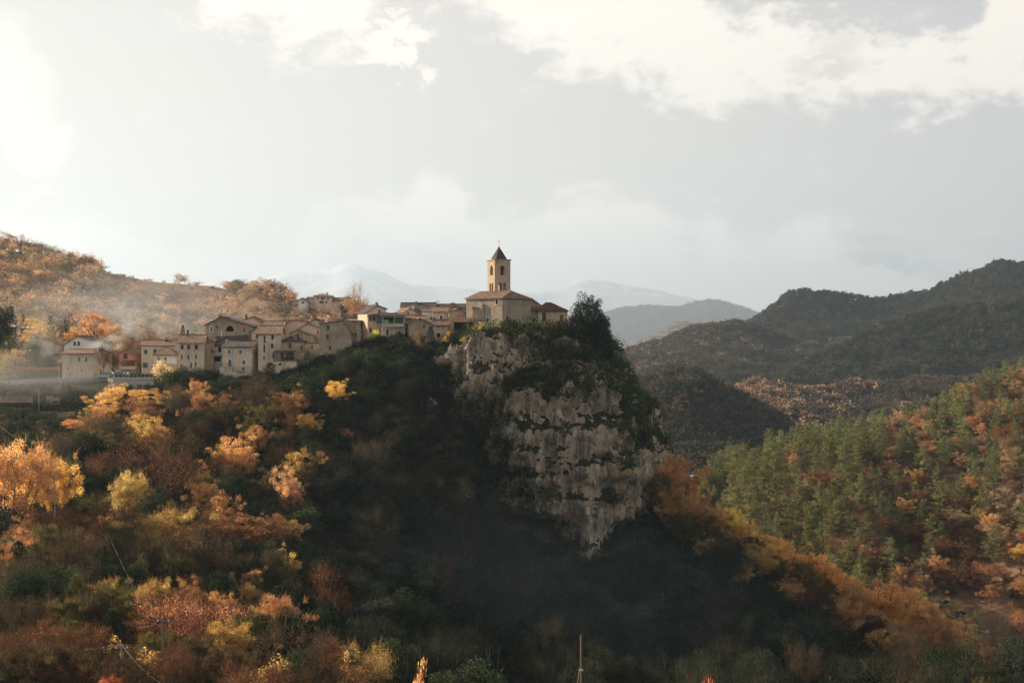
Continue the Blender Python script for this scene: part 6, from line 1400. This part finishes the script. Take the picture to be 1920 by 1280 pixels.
def car(label, px, py, Y, paint, L=4.1):
    c = pt(px, py, Y); root = empty('parked_car', tuple(c), math.radians(4), label=label, category='car', group='cars parked above the wall')
    prof = [(-.5, .28), (-.49, .52), (-.46, .62), (-.36, .66), (-.24, .93), (-.12, 1.0), (.10, 1.0), (.22, .95), (.34, .66), (.47, .58), (.5, .46), (.5, .28)]; hw = .85; h = 1.45
    mb = MB(); low = [(-.5, .20), (-.5, .44), (-.47, .60), (-.34, .645), (.34, .655), (.46, .60), (.5, .46), (.5, .20)]
    def ext(pl, w0, w1=None):
        n = len(pl); A = [(p[0] * L, -w0, p[1] * h) for p in pl]; B = [(p[0] * L, w0, p[1] * h) for p in pl]; k = len(mb.v); mb.v += A + B
        mb.f.append(tuple(range(k, k + n))); mb.f.append(tuple(range(k + n, k + 2 * n))[::-1])
        for i in range(n): j = (i + 1) % n; mb.f.append((k + j, k + i, k + n + i, k + n + j))
    ext(low, hw); mb.build('body', paint, root)
    mb.v, mb.f = [], []; ext([(-.35, .645), (-.23, .92), (-.12, .985), (.10, .985), (.21, .94), (.34, .645)], .70); cab = mb.build('cabin', 'glass_dark', root)
    mb.v, mb.f = [], []; ext([(-.235, .925), (-.12, 1.0), (.10, 1.0), (.215, .945), (.10, .97), (-.12, .97)], .72)
    for q in (-.05, .13): mb.box(q * L - .04, q * L + .04, -.715, .715, .65 * h, .985 * h)
    mb.build('roof', paint, root)
    for sx in (-.30, .30):
        for sy in (-1, 1):
            w = MB(); w.tube([(sx * L, sy * .66, .31), (sx * L, sy * .87, .31)], .31, 14); wo = w.build('wheel', 'rubber', root); w = MB(); w.tube([(sx * L, sy * .86, .31), (sx * L, sy * .885, .31)], .19, 10); w.build('rim', 'galvanised', wo)
    for sy in (-1, 1):
        w = MB(); w.box(L * .485, L * .505, sy * .62 - .16, sy * .62 + .16, .70, .84); w.build('headlight', 'lamp_white', root)
        w = MB(); w.box(-L * .505, -L * .49, sy * .66 - .12, sy * .66 + .12, .72, .92); w.build('tail_light', 'roof_red', root)
car('silver blue car parked in front of the pale road house', 198, 709.3, 325, 'paint_silver_blue'); car('black car parked above the retaining wall right of the silver one', 224, 709.8, 323, 'paint_black')
def lamp(px, top, base, Y, label):
    p = pt(px, base, Y); H = (base - top) / F * Y; r = empty('street_lamp', tuple(p), label=label, category='lamp', group='globe lamps by the parking')
    mb = MB(); mb.tube([(0, 0, -.3), (0, 0, H - .25)], [.06, .04], 6); mb.build('post', 'galvanised', r)
    me = bpy.data.meshes.new('globe'); bm = bmesh.new(); bmesh.ops.create_uvsphere(bm, u_segments=12, v_segments=8, radius=.24, matrix=Matrix.Translation((0, 0, H))); bm.to_mesh(me); bm.free(); me.materials.append(MATS['lamp_white']); link('globe', me, r)
lamp(212, 699, 711, 319.4, 'white globe lamp at the corner of the retaining wall'); lamp(240, 699.5, 711, 319.6, 'white globe lamp right of the black car')
def pole(px, top, Y, label, mat='pole_concrete', arm=True, r=0.13, base=None, H=None):
    g = ground_at(px, Y) if base is None else pt(px, base, Y); zt = (640 - top) / F * Y; H = zt - g[2]
    rt = empty('utility_pole', tuple(g), label=label, category='pole', group='utility poles')
    mb = MB(); mb.tube([(0, 0, -.5), (0, 0, H)], [r * 1.3, r * .8], 8); mb.build('shaft', mat, rt)
    if arm:
        mb = MB(); mb.box(-.6, .6, -.06, .06, H - .5, H - .38); cr = mb.build('crossarm', 'iron', rt)
        for q in (-.5, 0, .5): mb = MB(); mb.tube([(q, 0, H - .38), (q, 0, H - .2)], .05, 6); mb.build('insulator', 'lamp_white', cr)
    return np.array([g[0], g[1], zt])
P1 = pole(1089.5, 1190, 112, 'rusty wooden pole with pale bracket rising at the bottom centre', 'pole_wood', False, .09)
mb = MB(); q = pt(1089.5, 1255, 112); mb.box(q[0] - .16, q[0] + .16, q[1] - .2, q[1] - .08, q[2] - .05, q[2] + .06); mb.tube([(q[0] - .15, q[1] - .15, q[2]), (q[0] - .27, q[1] - .15, q[2] - .9), (q[0] - .33, q[1] - .15, q[2] - 2.0)], .025, 6); adopt(mb.build('bracket', 'plaster_beige'), [o for o in COL.objects if o.name.startswith('utility_pole')][-1])
P2 = pole(305.5, 1157, 132, 'brown utility pole beside the rosy half bare tree', 'pole_wood', True, .12); P3 = pole(228, 1207, 124, 'grey concrete utility pole at lower left', 'pole_concrete', True, .10)
P4 = pole(102.5, 884, 208, 'grey utility pole right of the yellow orange tree', 'pole_concrete', False, .12); P5 = pole(73, 728, 303, 'thin grey pole on the terrace under the road', 'galvanised', False, .09, base=786)
P6 = pole(110.5, 686, 327, 'thin lamp pole beside the road', 'galvanised', False, .08, base=719); P7 = pole(523, 527, 640, 'thin lattice mast on the left hill', 'galvanised', True, .22, base=575); pole(516, 529, 642, 'second thin mast left of the lattice mast on the hill', 'galvanised', False, .14, base=575)
pole(1068, 583, 319, 'thin antenna pole beside the annex', 'iron', False, .05, base=612); pole(820, 562, 338, 'thin television aerial above the dark roofs', 'iron', True, .035, base=574)
def wire(label, A, B, sag, r=.018):
    n = 14; pts = [tuple(np.array(A) + (np.array(B) - np.array(A)) * t - np.array([0, 0, sag * 4 * t * (1 - t)])) for t in np.linspace(0, 1, n)]
    mb = MB(); mb.tube(pts, r, 4); mb.build('power_line', 'cable', label=label, category='wire', group='power lines')
wire('power line running from the lower concrete pole to the left edge', P3, pt(-40, 1213, 128), .6); wire('power line slanting from the lower concrete pole to the bottom edge', P3, pt(350, 1300, 104), .8); wire('power line from the yellow orange tree pole down to the woods', P4, pt(132, 940, 196), .2)
wire('power line crossing the left edge above the big orange tree', pt(-30, 768, 230), pt(26, 818, 212), .3); wire('power line from the brown pole to the golden foreground tree', P2, pt(262, 1175, 140), .3)
wire('long sagging line along the terrace below the road', pt(-20, 739, 306), pt(203, 716, 316), 1.2, .025); wire('pale cable hanging among the left trees', pt(200, 995, 196), pt(278, 1158, 150), .1, .014)

# orange tarpaulin fence by the garden
A_ = np.array([pt(a, b, 331) for a, b in ((28, 690), (42, 686), (52, 688), (72, 689), (90, 687.5), (112, 688))]); V = np.stack([A_, A_ - [0, 0, .55] + np.array([0, .25, 0])], 1)
link('tarpaulin', mesh_np('tarpaulin', np.concatenate([V.reshape(-1, 3), V.reshape(-1, 3) + [0, .06, 0]]), np.concatenate([grid_quads(6, 2), grid_quads(6, 2) + 12]), mats=[MATS['tarp_orange']], smooth=False), label='long orange tarpaulin beside the smoky garden', category='tarpaulin')

# far viaduct rail beyond the pines
v0, v1 = pt(1283, 893, 640), pt(1440, 889, 640); rt = empty('viaduct', tuple(v0), label='far grey road viaduct with thin railing beyond the pines', category='bridge')
mb = MB(); mb.box(0, v1[0] - v0[0], 0, 7, -2.0, 0); mb.build('deck', 'concrete', rt); mb = MB(); mb.tube([(0, .2, 1.0), (v1[0] - v0[0], .2, 1.0)], .12, 5); mb.build('handrail', 'galvanised', rt)
for i in range(20): mb = MB(); x = (v1[0] - v0[0]) * i / 19; mb.box(x - .12, x + .12, .1, .3, 0, 2.0); mb.build('post', 'galvanised', rt)
for i in range(5): mb = MB(); x = (v1[0] - v0[0]) * (i + .5) / 5; mb.box(x - .8, x + .8, 2, 5, -26, -2.001); mb.build('pier', 'concrete', rt)

# rock outcrops
def outcrop(px, py, w, h, Y, label, seed, group, proud=1.0, mat='limestone', lie=0.0):
    c = pt(px, py, Y); W_ = w / F * Y; H_ = h / F * Y; nx, nz = 26, 18
    u, v = np.meshgrid(np.linspace(-1, 1, nx), np.linspace(-1, 1, nz), indexing='ij'); rr_ = 1 + .18 * pnoise(np.stack([u * 1.3, v * 1.3, 0 * u + seed], -1)); ud, vd = u * np.sqrt(1 - v * v / 2) * rr_, v * np.sqrt(1 - u * u / 2) * rr_; q = np.stack([ud * W_ / 2, 0 * u, vd * H_ / 2], -1); u, v = ud, vd
    s_ = max(W_, H_); nn = fbm(q / (s_ * .16) + seed, 4, .6); rim = np.clip(1 - (u * u + (v * (1 + .3 * pnoise(q / (s_ * .3) + seed))) ** 2), -.6, 1); q[..., 1] = -(rim * proud * .18 * s_ + nn * .05 * s_) + .14 * s_
    q[..., 0] += .05 * s_ * pnoise(q / (s_ * .2) + 3 + seed); q[..., 2] += .06 * s_ * pnoise(q / (s_ * .25) + 8 + seed) + .12 * q[..., 0] * math.sin(seed)
    q[..., 1] += lie * q[..., 2]
    o = link('rock_outcrop', mesh_np('rock_outcrop', q.reshape(-1, 3), grid_quads(nx, nz), mats=[MATS[mat]]), label=label, category='rock', group=group); o.location = tuple(c)
def s_depth(s, px, py):
    a, b = proj(s.P); front = s.nrm; k = np.argmin((a - px) ** 2 + (b - py) ** 2 + (s.P[..., 1] - s.P[..., 1].min()) * .0); return s.P.reshape(-1, 3)[k][1]
for i, (a_, b_, w_, h_, lb) in enumerate(((1592, 645, 78, 36, 'large pale rock face on the far wooded hill'), (1668, 657, 22, 9, 'small pale rock right of the large far rock face'), (1760, 652, 50, 12, 'pale rock streak highest on the right far hill'), (1768, 690, 46, 16, 'pale rock band lower on the right far hill'), (1790, 716, 26, 20, 'pale rock notch at the right end of the far bands'), (1650, 692, 60, 9, 'thin pale rock band in the middle of the far hill'), (1480, 698, 70, 8, 'long thin rock band at the left of the far hill'), (1440, 718, 40, 9, 'lowest thin rock band at the left of the far hill'))):
    outcrop(a_, b_, w_, h_, s_depth(S_b, a_, b_) - 6, lb, i * 1.7, 'rock bands of the far hill', .5, 'far_rock')
for i, (a_, b_, w_, h_, Y_, lb) in enumerate(((1772, 1132, 26, 12, 386, 'pale rock at the head of the scree gully'), (1800, 1152, 34, 12, 382, 'long pale rock in the middle of the scree gully'), (1846, 1184, 24, 10, 372, 'white eroded rock at the foot of the scree gully'), (868, 935, 34, 20, 292, 'pale rock sticking out left of the cliff foot'), (905, 932, 26, 14, 293, 'second pale rock sticking out left of the cliff foot'), (824, 1002, 30, 26, 284, 'pale rock lowest left of the cliff'), (770, 884, 26, 14, 288, 'small pale rock in the middle of the dark slope'), (806, 756, 26, 20, 303, 'pale rock on the dark slope under the houses'), (832, 775, 24, 18, 301, 'pale rock between dark slope and cliff'), (430, 745, 60, 26, 309, 'grey rock face under the terrace walls'), (1300, 850, 70, 50, 830, 'faint pale rock face at the foot of the shaded hill'))):
    if 3 <= i < 10: Y_ = ray_ground(a_, b_) + .2 * w_ / F * 300
    outcrop(a_, b_, w_, h_, Y_, lb, 20 + i * 2.3, 'rocks on the slopes')

# smoke and thin valley mist
def smoke(px, py, Y, r, dens, seed, label, rot=0.0, col=(.9, .9, .88), scale=1.6, cut=.42, aniso=.3):
    bm = bmesh.new(); bmesh.ops.create_icosphere(bm, subdivisions=2, radius=1.0); me = bpy.data.meshes.new('smoke'); bm.to_mesh(me); bm.free()
    o = link('smoke', me, kind='stuff', label=label); o.location = tuple(pt(px, py, Y)); o.scale = r; o.rotation_euler = (0, rot, 0)
    m, T, out = material('smoke_%d' % seed); co = objco(T); ln = T.node('ShaderNodeVectorMath', operation='LENGTH'); T.link(co, ln.inputs[0])
    mp = T.node('ShaderNodeMapping'); mp.inputs['Location'].default_value = (seed * 3.1, seed * 1.7, seed); T.link(co, mp.inputs[0])
    n = T.noise(mp.outputs[0], scale, 4, .6, dist=.8); f_ = T.smooth(ln.outputs['Value'], .15, .98, 1.0, 0.0)
    pv = T.node('ShaderNodeVolumePrincipled'); pv.inputs['Color'].default_value = c4(col); pv.inputs['Anisotropy'].default_value = aniso
    T.link(T.math('MULTIPLY', T.math('MULTIPLY', f_, T.smooth(n, cut, cut + .25)), dens), pv.inputs['Density']); T.link(pv.outputs[0], out.inputs['Volume']); me.materials.append(m)
smoke(72, 632, 345, (8, 5, 7), .10, 1, 'yellowish smoke drifting up from the garden at left', .5)
smoke(100, 655, 340, (5.5, 4, 4), .16, 2, 'thick smoke low beside the pale road house', .6); smoke(40, 672, 335, (9, 5, 5), .05, 3, 'thin smoke lying over the garden fence')
smoke(198, 643, 338, (6.5, 3, 2.4), .35, 4, 'white chimney smoke rolling along the white gabled house', -.35, cut=.40); smoke(220, 650, 337, (2.6, 2, 1.3), .5, 5, 'white puff of smoke before the pink house', -.3)
smoke(246, 616, 352, (5, 4, 4.5), .14, 6, 'bluish smoke rising behind the pink house', .7, (.8, .9, .98)); smoke(226, 585, 362, (8, 5, 8), .06, 7, 'thin blue smoke rising before the left hill', .6, (.8, .9, .98)); smoke(308, 627, 346, (5, 3, 2.6), .16, 8, 'pale smoke blowing from the beige house chimney', .6)
smoke(30, 720, 312, (30, 14, 11), .012, 9, 'thin sunlit mist over the terraces', 0, cut=.2); smoke(940, 1150, 240, (62, 40, 24), .0009, 10, 'faint blue mist in the shaded valley', 0, (.5, .78, 1.0), cut=.25, aniso=0); smoke(240, 600, 440, (60, 34, 22), .008, 11, 'thin smoky veil between village and left hill', 0, (.85, .92, .98), cut=.2)
